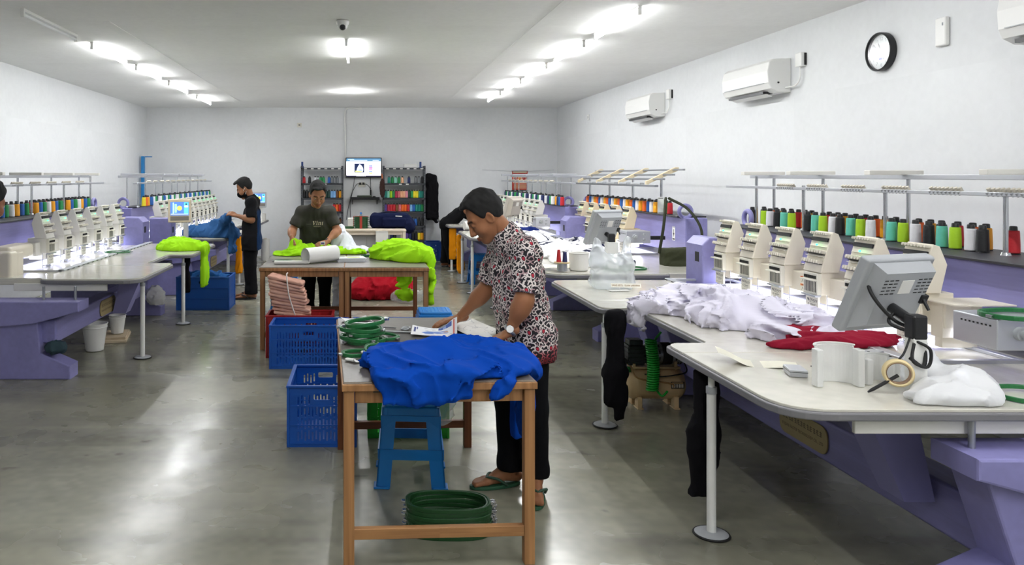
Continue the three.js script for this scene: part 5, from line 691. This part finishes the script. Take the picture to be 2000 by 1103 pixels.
  const jar = thing('spool_stand', 'round stand with a red thread cone beside the plastic bag', 'spool stand', [1.82, .80, -6.95]); obj('can', cyl([0, 0, 0], [0, .07, 0], .045, .045, 18), M.steel, jar); obj('disc', cyl([0, .07, 0], [0, .08, 0], .07, .07, 20), std(0xcdb98c, .6), jar); obj('red_thread', cyl([-.03, .08, 0], [-.03, .19, 0], .022, .012, 14), std(0xc4252c, .5), jar); obj('navy_thread', cyl([.025, .08, 0], [.025, .17, 0], .022, .016, 14), std(0x2a3166, .5), jar);
  const pp = new THREE.PlaneGeometry(.4, .25, 16, 8).rotateX(-PI / 2), q = pp.attributes.position; for (let i = 0; i < q.count; i++) q.setY(i, .004 + .05 * noise(q.getX(i) * 7, q.getZ(i) * 7, 1)); pp.computeVertexNormals();
  solo('paper_sheet', pp, std(0xe3decb, .8, { side: THREE.DoubleSide }), 'cream wrinkled paper on the tan-headed machine table near the batik shirt', 'paper', [1.85, .792, -7.15], .2);
  for (const [x, d, h, l] of [[2.0, 7.05, .16, 'tall white plastic tub behind the spool stand']]) { const t = thing('plastic_tub', l, 'tub', [x, .792, -d]); obj('tub_body', lathe([[0, 0], [.075, 0], [.085, .01], [.09, h], [.085, h], [.08, .012], [0, .012]], [0, 0, 0], 28), M.paper, t); obj('tub_rim', ring([0, h, 0], .089, .005, 'y', 28, 6), M.paper, t); }
  const qr = canvasTex(64, 160, (c, W, h) => { c.fillStyle = '#f3f3f1'; c.fillRect(0, 0, W, h); c.fillStyle = '#22252a'; c.fillRect(8, 8, 48, 6); c.fillRect(8, 140, 48, 4); c.fillRect(8, 150, 30, 4); });
  const tg = thing('hang_tag', 'white paper tag hung on the rack pole of the tan-headed machine', 'tag', [3.38, 1.22, -8.66]); obj('card', bx(-.035, .035, 0, .2, -.002, .002), std(0xffffff, .7, { map: qr }), tg); obj('string', tube([[0, .2, 0], [.01, .24, -.02], [.02, .26, -.03]], .002, 8, 4), M.black, tg);
  const wr = thing('paper_roll', 'white paper roll lying on the poster machine table by the orange cloth', 'roll', [1.75, .80, -12.15]); obj('roll', cyl([-.12, .07, .03], [.14, .07, -.03], .07, .07, 22), M.paper, wr); obj('loose_end', bx(-.05, .22, 0, .005, -.0, .22), M.paper, wr);
  solo('paper_tag', bx(-.02, .02, 0, .05, -.002, .002), M.paper, 'small white tag on the denim heap below the lit screen', 'tag', [-2.28, .97, -10.66]);
}
// ---------- people ----------
const add3 = (a, b, k = 1) => [a[0] + b[0] * k, a[1] + b[1] * k, a[2] + b[2] * k], mix3 = (a, b, t) => [mix(a[0], b[0], t), mix(a[1], b[1], t), mix(a[2], b[2], t)];
const unit = (a) => { const l = hypot(...a); return [a[0] / l, a[1] / l, a[2] / l]; }, cross = (a, b) => [a[1] * b[2] - a[2] * b[1], a[2] * b[0] - a[0] * b[2], a[0] * b[1] - a[1] * b[0]], dot = (a, b) => a[0] * b[0] + a[1] * b[1] + a[2] * b[2], sub = (a, b) => [a[0] - b[0], a[1] - b[1], a[2] - b[2]];
const smax = (a, b, k) => -smin(-a, -b, k);
const rod = (a, ra, b, rb) => ({ c: [...a, ra, ...b, rb] });
function headField(lids) {
  const F = (x, y, z) => {
    const ax = abs(x);
    let d = sdEll(x, y - .04, z + .012, .074, .092, .094);
    d = smin(d, sdEll(x, y + .04, z - .022, .057, .068, .064), .04); d = smin(d, hypot(x, y + .092, z - .066) - .021, .035);
    d = smin(d, sdEll(ax - .036, y + .028, z - .055, .026, .024, .026), .03);
    d = smin(d, sdCap(ax, y, z, [.012, .028, .085, .009, .045, .03, .066, .008]), .022);
    d = smax(d, -(hypot(ax - .031, y - .01, z - .101) - .0165), .012);
    d = smin(d, hypot(ax - .031, y - .009, z - .0735) - (y > (lids ? .0015 : .008) || y < -.0035 ? .0146 : .0118), .004);
    d = smin(d, sdCap(x, y, z, [0, .018, .088, .0075, 0, -.03, .108, .0125]), .014); d = smin(d, hypot(ax - .0125, y + .035, z - .097) - .0085, .008); d = smax(d, -(hypot(ax - .006, y + .044, z - .103) - .0035), .004);
    d = smin(d, sdCap(ax, y, z, [0, -.0605, .0965, .0058, .02, -.064, .087, .003]), .008); d = smin(d, sdCap(ax, y, z, [0, -.0715, .0955, .007, .017, -.068, .087, .0035]), .006); d = smax(d, -(sdCap(ax, y, z, [0, -.066, .103, .0018, .022, -.0665, .092, .0012])), .003);
    const ex = (ax - .076) - (z + .012) * -.35, ez = z + .012; let e = sdEll(ex, y + .002, ez, .009, .033, .02); e = smax(e, -sdEll(ex - .008, y, ez - .004, .007, .02, .011), .006); d = smin(d, e, .008);
    return d;
  };
  return F;
}
function headColor(x, y, z) {                    // brows, lips: what the skin is there
  const ax = abs(x); if (abs(y - .034 + (ax - .03) * (ax - .03) * 9) < .0055 && ax > .012 && ax < .052 && z > .05) return [.1, .08, .08];
  if (z > .084 && ax < .021 && y < -.056 && y > -.078) return [.8, .52, .52]; return [1, 1, 1];
}
function frame3(o, f, s = 1) { const z = unit(f), x = unit(cross([0, 1, 0], z)), y = cross(z, x); return new THREE.Matrix4().makeBasis(V(...x), V(...y), V(...z)).setPosition(...o).scale(V(s, s, s)); }
function hairGeo(style) {
  const line = (z) => style === 'crop' ? mix(-.05, .088, sstep(-.07, .075, z) * .75 + sstep(.03, .07, z) * .25) : mix(-.055, .005, sstep(-.08, -.01, z)) + .098 * sstep(.012, .062, z);
  return nets((x, y, z) => {
    const n = noise(x * 60, y * 30, z * 60) - .5, q = noise(x * 22 + 3, y * 22, z * 22) - .5;
    let d = sdEll(x, y - .045, z + .014, .079, .094, .099) - .004 - .011 * sstep(.05, .12, y);
    if (style === 'quiff') { d = smin(d, sdEll(x, y - .112, z - .045, .055, .024, .036), .03); d = smin(d, sdEll(x + .01, y - .124, z + .005, .055, .018, .055), .03); }
    if (style === 'flat') d = smin(d, sdEll(x, y - .115, z - .035, .06, .03, .068), .025);
    if (style === 'fringe') d = smin(d, sdEll(x + .012, y - .1, z - .07, .042, .022, .024), .02);
    d -= .006 * n + .008 * q;
    const sides = abs(x) > .055 && z > -.02 && z < .03 ? .03 * sstep(.0, .03, z + .0) : 0;
    d = smax(d, (line(z) - .012 * sides - y) * .8, .012); return d;
  }, [-.1, -.09, -.13], [.1, .16, .12], .0052);
}
function handGeo(w, dir, back, curl, side, spread = 1) {
  const d = unit(dir), n = unit(sub(back, d.map((q) => q * dot(back, d)))), t = cross(n, d).map((q) => q * side), P = (a, b, c) => [w[0] + d[0] * a + t[0] * b + n[0] * c, w[1] + d[1] * a + t[1] * b + n[1] * c, w[2] + d[2] * a + t[2] * b + n[2] * c], prims = [];
  const off = [.029, .0095, -.01, -.028], len = [.068, .076, .07, .055];
  off.forEach((o, i) => {
    prims.push(rod(P(0, o * .55, 0), .0155, P(.082, o, .002), .0112));
    let a = 0, p = [.084, o, .001], c = Array.isArray(curl) ? curl[i] : curl; const fan = (o * 2.2) * spread;
    [.44, .32, .24].forEach((q, k) => { a += c * [.7, 1, .8][k]; const L = len[i] * q * 1.05, nx = [p[0] + L * cos(a), p[1] + L * fan * .8, p[2] - L * sin(a)]; prims.push(rod(P(...p), .0098 - k * .0008, P(...nx), .0091 - k * .0009)); p = nx; });
  });
  prims.push(rod(P(.015, .02, -.004), .016, P(.05, .046, -.012), .0125), rod(P(.05, .046, -.012), .0115, P(.082, .056, -.02), .0102), rod(P(.082, .056, -.02), .0102, P(.104, .056, -.026), .0085), rod(P(-.03, 0, 0), .026, P(.02, 0, 0), .021));
  const F = field(prims, .009), [lo, hi] = bounds(prims, .012); return nets(F, lo, hi, .0042);
}
function footPrims(an, toe) { const f = unit([toe[0] - an[0], 0, toe[2] - an[2]]), s = [-f[2], 0, f[0]], P = (a, b, y) => [an[0] + f[0] * a + s[0] * b, y, an[2] + f[2] * a + s[2] * b], pr = [rod(P(-.045, 0, .05), .03, P(.02, 0, .06), .032), rod(P(0, 0, .1), .036, P(.08, 0, .055), .028), rod(P(.06, 0, .05), .03, P(.135, -.012, .038), .022), rod(P(.06, 0, .045), .026, P(.135, .022, .036), .019), rod([an[0], an[1] + .1, an[2]], .04, P(0, 0, .08), .037)]; [[-.028, .2, .0135], [-.008, .205, .0105], [.009, .197, .01], [.024, .186, .0095], [.038, .172, .009]].forEach(([b, L, r]) => pr.push(rod(P(.13, b * .8, .036), r * 1.1, P(L, b, .031), r))); return { pr, P, f }; }
function person(c) {
  const base = [c.at[0], 0, c.at[1]], t = thing('person', c.label, 'person', base), L = (p) => sub(p, base);
  const put = (name, g, m) => { g.translate(-base[0], -base[1], -base[2]); return obj(name, g, m, t); };
  const col = (g, fn) => { const p = g.attributes.position, a = new Float32Array(p.count * 3); for (let i = 0; i < p.count; i++) a.set(fn ? fn(p.getX(i), p.getY(i), p.getZ(i)) : [1, 1, 1], i * 3); g.setAttribute('color', new THREE.BufferAttribute(a, 3)); return g; };
  const { sh, el, wr, hip, kn, an, toe, nk, head } = c, fat = c.fat ?? 1, chest = sh.map((s, i) => mix3(mix3(s, hip[i], .3), mix3(sh[1 - i], hip[1 - i], .3), .2)), waist = sh.map((s, i) => mix3(mix3(s, hip[i], .66), mix3(sh[1 - i], hip[1 - i], .66), .2));
  const HM = frame3(head.o, head.f, head.s ?? 1.04), neckTop = new THREE.Vector3(0, -.045, -.03).applyMatrix4(HM).toArray();
  // body: one surface joined by smooth minimum
  const bones = [rod(nk, .058, neckTop, .052)]; for (const i of [0, 1]) bones.push(rod(chest[i], .085 * fat, waist[i], .078 * fat), rod(waist[i], .078 * fat, hip[i], .085), rod(mix3(sh[0], sh[1], .5), .055, sh[i], .05), rod(sh[i], .05, el[i], .039), rod(el[i], .039, mix3(el[i], wr[i], .3), .0375), rod(mix3(el[i], wr[i], .3), .0375, wr[i], .0245), rod(hip[i], .08, kn[i], .055), rod(kn[i], .052, mix3(kn[i], an[i], .3), .05), rod(mix3(kn[i], an[i], .3), .05, an[i], .034));
  const FB = field(bones, .05), [lo, hi] = bounds(bones, .03), pieces = [col(nets(FB, lo, hi, .0115))];
  pieces.push(col(nets(headField(head.lids), [-.105, -.135, -.125], [.105, .15, .135], head.h ?? .0042), headColor).applyMatrix4(HM));
  for (const i of [0, 1]) pieces.push(col(handGeo(wr[i], c.hand[i].dir, c.hand[i].back, c.hand[i].curl, c.hand[i].side)));
  const feet = [0, 1].map((i) => footPrims(an[i], toe[i])); for (const { pr } of feet) { const [a, b] = bounds(pr, .012); pieces.push(col(nets(field(pr, .012), a, b, .0062))); }
  put('body', mergeGeometries(pieces), phy(c.skin, .5, { vertexColors: true, sheen: .15, sheenColor: new THREE.Color(0xffd8c0), specularIntensity: .5 }));
  put('hair', hairGeo(c.hair).applyMatrix4(HM), std(0x070606, .8));
  for (const s of [-1, 1]) put('eye', ball([s * .031, .0085, .0745], .0133, 12).applyMatrix4(HM), std(0xb8aea6, .3)), put('iris', ball([s * .031, .006, .0815], .0068, 10).applyMatrix4(HM), std(0x1c110c, .15));
  // shirt
  const S = c.shirt, sp = [rod(nk, .066, mix3(nk, neckTop, .25), .062)], slv = [], fl = (i) => S.flare ? add3(hip[i], S.flare) : hip[i];
  for (const i of [0, 1]) { sp.push(rod(chest[i], .103 * fat, waist[i], .10 * fat), rod(waist[i], .10 * fat, fl(i), .112), rod(fl(i), .112, add3(fl(i), [0, -.14, 0]), .118), rod(mix3(sh[0], sh[1], .5), .07, sh[i], .06)); slv.push([rod(mix3(sh[1 - i], sh[i], .85), .066, sh[i], .061), rod(sh[i], .061, mix3(sh[i], el[i], .5), .061), rod(mix3(sh[i], el[i], .5), .061, el[i], .069)]); }
  const FS = field(sp, .055), SF = slv.map((q) => field(q, .03)), cuts = [0, 1].map((i) => [mix3(sh[i], el[i], S.sleeve), unit(sub(el[i], sh[i]))]), nd = unit(sub(neckTop, nk)), nq = add3(nk, nd, S.collar ?? .045);
  const shirtF = (x, y, z) => {
    let d = FS(x, y, z); d = max(d, S.hem + .02 * (noise(x * 6, 1, z * 6) - .5) - y);
    SF.forEach((f, i) => { const [q, n] = cuts[i], a = (x - q[0]) * n[0] + (y - q[1]) * n[1] + (z - q[2]) * n[2]; d = smin(d, max(f(x, y, z), a), a > -.03 ? .004 : .045); });
    if (d < .06 && d > -.06) { const w = noise(x * 5, y * 5, z * 5); d -= .011 * (1 - abs(2 * noise(x * 9 + w * 3, y * 6 + w * 2, z * 9) - 1)) + .008 * (1 - abs(2 * noise(x * 18 + w * 4, y * 10, z * 18 + 7) - 1)) - .009; }
    return max(d, (x - nq[0]) * nd[0] + (y - nq[1]) * nd[1] + (z - nq[2]) * nd[2]);
  };
  const [sl, shi] = bounds([...sp, ...slv.flat()], .03); let sg = nets(shirtF, sl, shi, S.h ?? .0095); sg = col(sg, S.color); if (S.tile) boxUV(sg.toNonIndexed ? (sg = sg.toNonIndexed()) : sg, S.tile);
  put('shirt', sg, S.mat);
  // collar edge, trousers
  const tp = []; for (const i of [0, 1]) tp.push(rod(add3(hip[i], [0, .05, 0]), .098, hip[i], .1), rod(hip[i], .1, kn[i], .074), rod(kn[i], .074, add3(an[i], [0, .05, 0]), c.leg ?? .062), rod(add3(an[i], [0, .05, 0]), c.leg ?? .062, an[i], (c.leg ?? .062) * 1.02));
  const FT = field(tp, .03), [tl, th] = bounds(tp, .02), cuff = c.cuff ?? .075;
  put('trousers', nets((x, y, z) => { let d = FT(x, y, z); d -= .010 * (1 - abs(2 * noise(x * 8, y * 5 + 3 * noise(x * 4, y * 4, z * 4), z * 8) - 1)) - .004; d = max(d, cuff + .012 * noise(x * 9, 2, z * 9) - y); return d; }, tl, th, .0105), c.trousers);
  feet.forEach(({ P }, i) => {
    const o = []; for (let k = 0; k < 24; k++) { const a = k / 24 * 2 * PI; o.push([.08 + .145 * cos(a), (.046 + .008 * cos(a)) * sin(a)]); }
    const g = slab(poly(o.map(([a, b]) => { const q = P(a, b, 0); return [q[0], -q[2]]; })), .001, .019, .004, 2); const s = put('sandal', g, c.sandal); const st = [tube([P(.15, -.012, .02), P(.135, -.012, .055), P(.09, -.05, .06), P(.03, -.045, .02)], .0075, 20, 6), tube([P(.15, -.012, .02), P(.135, -.012, .055), P(.09, .045, .058), P(.03, .045, .02)], .0075, 20, 6)].map((q) => q.translate(-base[0], 0, -base[2])); obj('sandal_strap', st, c.strap ?? c.sandal, s);
  });
  return { t, put, HM, shirtF, base, hang: (g) => g.applyMatrix4(HM) };
}
const wearDark = fabric(0x0f0f12);
{ // batik shirt
  const A = person({ label: 'man in black, white and red batik shirt leaning on the nearest wooden table', at: [.86, -4.08], skin: 0x9a6848, hair: 'quiff', head: { o: [.66, 1.436, -4.05], f: [-.80, -.58, -.03], s: 1.02, lids: true, h: .0038 }, nk: [.765, 1.352, -4.06], sh: [[.84, 1.275, -3.885], [.775, 1.285, -4.235]], el: [[.815, 1.04, -3.83], [.71, 1.03, -4.31]], wr: [[.745, .872, -3.86], [.565, .845, -4.41]], hip: [[.872, .82, -3.99], [.845, .82, -4.16]], kn: [[.885, .46, -3.96], [.805, .45, -4.15]], an: [[.918, .075, -4.02], [.795, .075, -4.12]], toe: [[.86, 0, -3.78], [.62, 0, -4.08]],
    hand: [{ dir: [-.8, -.48, -.2], back: [-.35, .9, .1], curl: [.32, .3, .32, .36], side: -1 }, { dir: [-.93, -.22, .1], back: [0, 1, 0], curl: [.14, .12, .14, .18], side: 1 }], fat: 1.04, cuff: .085,
    shirt: { mat: phy(0xffffff, .75, { map: batik, vertexColors: true, sheen: .2 }), hem: .715, sleeve: .84, tile: .30, h: .0085, flare: [.02, 0, 0], color: (x, y, z) => { const k = sstep(.80, .775, y + .05 * (noise(x * 16, y * 5, z * 16) - .5)), k2 = sstep(.755, .735, y + .03 * (noise(x * 20, y * 5, z * 20) - .5)); return [mix(1, mix(.68, .30, k2), k), mix(1, mix(.16, .03, k2), k), mix(1, mix(.2, .05, k2), k)]; } }, trousers: wearDark, sandal: std(0x23573c, .6), strap: std(0x2b4a38, .6) });
  const w = [.752, .885, -3.86], ax = unit([.6, .75, .2]), q = new THREE.Quaternion().setFromUnitVectors(V(0, 0, 1), V(...ax)), wt = A.put('wrist_watch', new THREE.TorusGeometry(.031, .006, 8, 28).scale(1, 1, 1.6).applyQuaternion(q).translate(...w), M.steel);
  const f = unit([-.25, .3, .92]), fq = new THREE.Quaternion().setFromUnitVectors(V(0, 1, 0), V(...f)), g = new THREE.CylinderGeometry(.019, .02, .009, 28).applyQuaternion(fq).translate(...add3(w, f, .034)).translate(-A.base[0], 0, -A.base[2]), dl = new THREE.CylinderGeometry(.0155, .0155, .001, 24).applyQuaternion(fq).translate(...add3(w, f, .039)).translate(-A.base[0], 0, -A.base[2]); obj('watch_case', g, M.chrome, wt); obj('watch_dial', dl, M.paper, wt);
}
{ // grey shirt
  const gs = fabric(0x45443f), A = person({ label: 'man in dark grey printed T-shirt bending over the wooden table', at: [-.51, -8.98], skin: 0xa06e50, hair: 'fringe', head: { o: [-.487, 1.44, -8.62], f: [.17, -.48, .85], s: 1.13, lids: true, h: .0058 }, nk: [-.515, 1.31, -8.74], sh: [[-.672, 1.245, -8.78], [-.36, 1.245, -8.78]], el: [[-.785, 1.03, -8.74], [-.268, 1.03, -8.74]], wr: [[-.765, .955, -8.53], [-.385, .925, -8.53]], hip: [[-.60, .80, -8.97], [-.42, .80, -8.97]], kn: [[-.61, .45, -8.95], [-.42, .45, -8.95]], an: [[-.61, .075, -8.98], [-.42, .075, -8.98]], toe: [[-.64, 0, -8.78], [-.40, 0, -8.78]],
    hand: [{ dir: [.2, -.8, .5], back: [-.5, .2, .8], curl: .7, side: -1 }, { dir: [-.75, -.25, .45], back: [-.1, .7, .6], curl: .45, side: 1 }], fat: 1.12, shirt: { mat: gs, hem: .74, sleeve: .72, h: .012, collar: .02 }, trousers: wearDark, sandal: M.blackPlastic });
  const pr = canvasTex(256, 160, (c) => { c.clearRect(0, 0, 256, 160); c.fillStyle = '#cdbfa8'; c.font = 'italic bold 84px serif'; c.fillText('Vint', 82, 100); c.fillRect(110, 116, 110, 5); c.fillStyle = '#7e7c74'; c.fillRect(0, 84, 76, 4); c.fillRect(110, 128, 90, 4); });
  const g = new THREE.PlaneGeometry(.19, .12, 20, 12), p = g.attributes.position; for (let i = 0; i < p.count; i++) { const x = p.getX(i) - .525, y = p.getY(i) + 1.115; let z = -8.45; for (let k = 0; k < 80; k++) { if (A.shirtF(x, y, z) < .002) break; z -= .005; } p.setXYZ(i, x, y, z + .003); } g.computeVertexNormals();
  const pt = canvasTex(4, 4, () => { }); A.put('shirt_print', g, std(0xffffff, .8, { map: pr, transparent: true, alphaTest: .3 }));
  A.put('wrist_watch', new THREE.TorusGeometry(.03, .006, 8, 20).scale(1, 1, 1.7).rotateY(.9).translate(-.375, .93, -8.545), M.blackPlastic);
}
{ // black shirt and mask
  const bs = fabric(0xffffff, { vertexColors: true }), A = person({ label: 'man in black clothes and black face mask holding the denim blue cloth', at: [-1.49, -10.42], skin: 0x94664a, hair: 'flat', head: { o: [-1.574, 1.478, -10.4], f: [-.87, -.44, .08], s: 1.07, lids: true, h: .006 }, nk: [-1.508, 1.372, -10.42], sh: [[-1.47, 1.30, -10.24], [-1.47, 1.30, -10.60]], el: [[-1.455, 1.075, -10.2], [-1.52, 1.06, -10.62]], wr: [[-1.665, 1.128, -10.25], [-1.70, 1.11, -10.53]], hip: [[-1.49, .80, -10.33], [-1.49, .80, -10.49]], kn: [[-1.50, .45, -10.33], [-1.51, .45, -10.5]], an: [[-1.475, .075, -10.32], [-1.50, .075, -10.52]], toe: [[-1.67, 0, -10.30], [-1.69, 0, -10.5]],
    hand: [{ dir: [-.9, .3, -.2], back: [.1, .7, .6], curl: .5, side: -1 }, { dir: [-.9, .1, .4], back: [0, .8, -.4], curl: .5, side: 1 }], leg: .078, cuff: .07, fat: 1.02, shirt: { mat: bs, hem: .66, sleeve: .86, h: .012, flare: [.01, 0, 0], collar: .03, color: (x, y, z) => x > -1.385 && y < 1.24 ? [.008, .03, .09] : [.009, .009, .011] }, trousers: wearDark, sandal: M.blackPlastic });
  A.put('face_mask', nets((x, y, z) => { let d = min(sdEll(x, y + .04, z - .022, .063, .072, .072), 9); d = smin(d, sdEll(x, y + .035, z - .075, .03, .04, .045), .04); d = max(d, y + .008 - (z - .06) * .1, .005 - z); return d; }, [-.09, -.13, -.02], [.09, .03, .14], .006).applyMatrix4(A.HM), wearDark); for (const s of [-1, 1]) A.put('ear_loop', tube([[s * .058, -.02, .03], [s * .074, .0, .005], [s * .082, .01, -.02], [s * .076, -.03, -.012], [s * .06, -.06, .02]], .0025, 20, 5).applyMatrix4(A.HM), M.paper);
}
person({ label: 'man in black bending over the far table behind the orange cloths', at: [1.58, -13.9], skin: 0x8a5a40, hair: 'crop', head: { o: [2.05, 1.06, -13.75], f: [.75, -.65, 0], h: .01 }, nk: [1.93, 1.08, -13.8], sh: [[1.86, 1.06, -13.62], [1.86, 1.06, -13.98]], el: [[1.95, .9, -13.58], [1.95, .9, -14.0]], wr: [[2.12, .86, -13.62], [2.12, .86, -13.95]], hip: [[1.55, .77, -13.8], [1.55, .77, -13.97]], kn: [[1.56, .45, -13.78], [1.54, .45, -13.97]], an: [[1.64, .075, -13.75], [1.53, .075, -13.97]], toe: [[1.83, 0, -13.73], [1.72, 0, -13.95]], hand: [{ dir: [.9, -.3, 0], back: [0, 1, 0], curl: .3, side: 1 }, { dir: [.9, -.3, 0], back: [0, 1, 0], curl: .3, side: -1 }], leg: .075, shirt: { mat: wearDark, hem: .70, sleeve: .98, h: .016 }, trousers: wearDark, sandal: M.blackPlastic });
person({ label: 'man cut off by the picture edge, only dark hair and cheek in view', at: [-2.28, -4.62], skin: 0x8a5a40, hair: 'crop', head: { o: [-2.235, 1.49, -4.6], f: [.35, -.3, -.85], h: .007 }, nk: [-2.26, 1.37, -4.56], sh: [[-2.46, 1.30, -4.56], [-2.44, 1.30, -4.30]], el: [[-2.55, 1.05, -4.62], [-2.5, 1.05, -4.32]], wr: [[-2.5, .95, -4.85], [-2.46, .95, -4.55]], hip: [[-2.45, .82, -4.55], [-2.43, .82, -4.38]], kn: [[-2.44, .45, -4.56], [-2.42, .45, -4.38]], an: [[-2.46, .075, -4.54], [-2.44, .075, -4.36]], toe: [[-2.4, 0, -4.74], [-2.36, 0, -4.56]], hand: [{ dir: [0, -.5, -.8], back: [-.5, .5, -.3], curl: .3, side: 1 }, { dir: [0, -.5, -.8], back: [.5, .5, -.3], curl: .3, side: -1 }], shirt: { mat: fabric(0x2a3550), hem: .72, sleeve: .8, h: .014 }, trousers: wearDark, sandal: M.blackPlastic });
scene.traverse((o) => { if (o.isLight) o.castShadow = true; });
renderer.render(scene, camera);
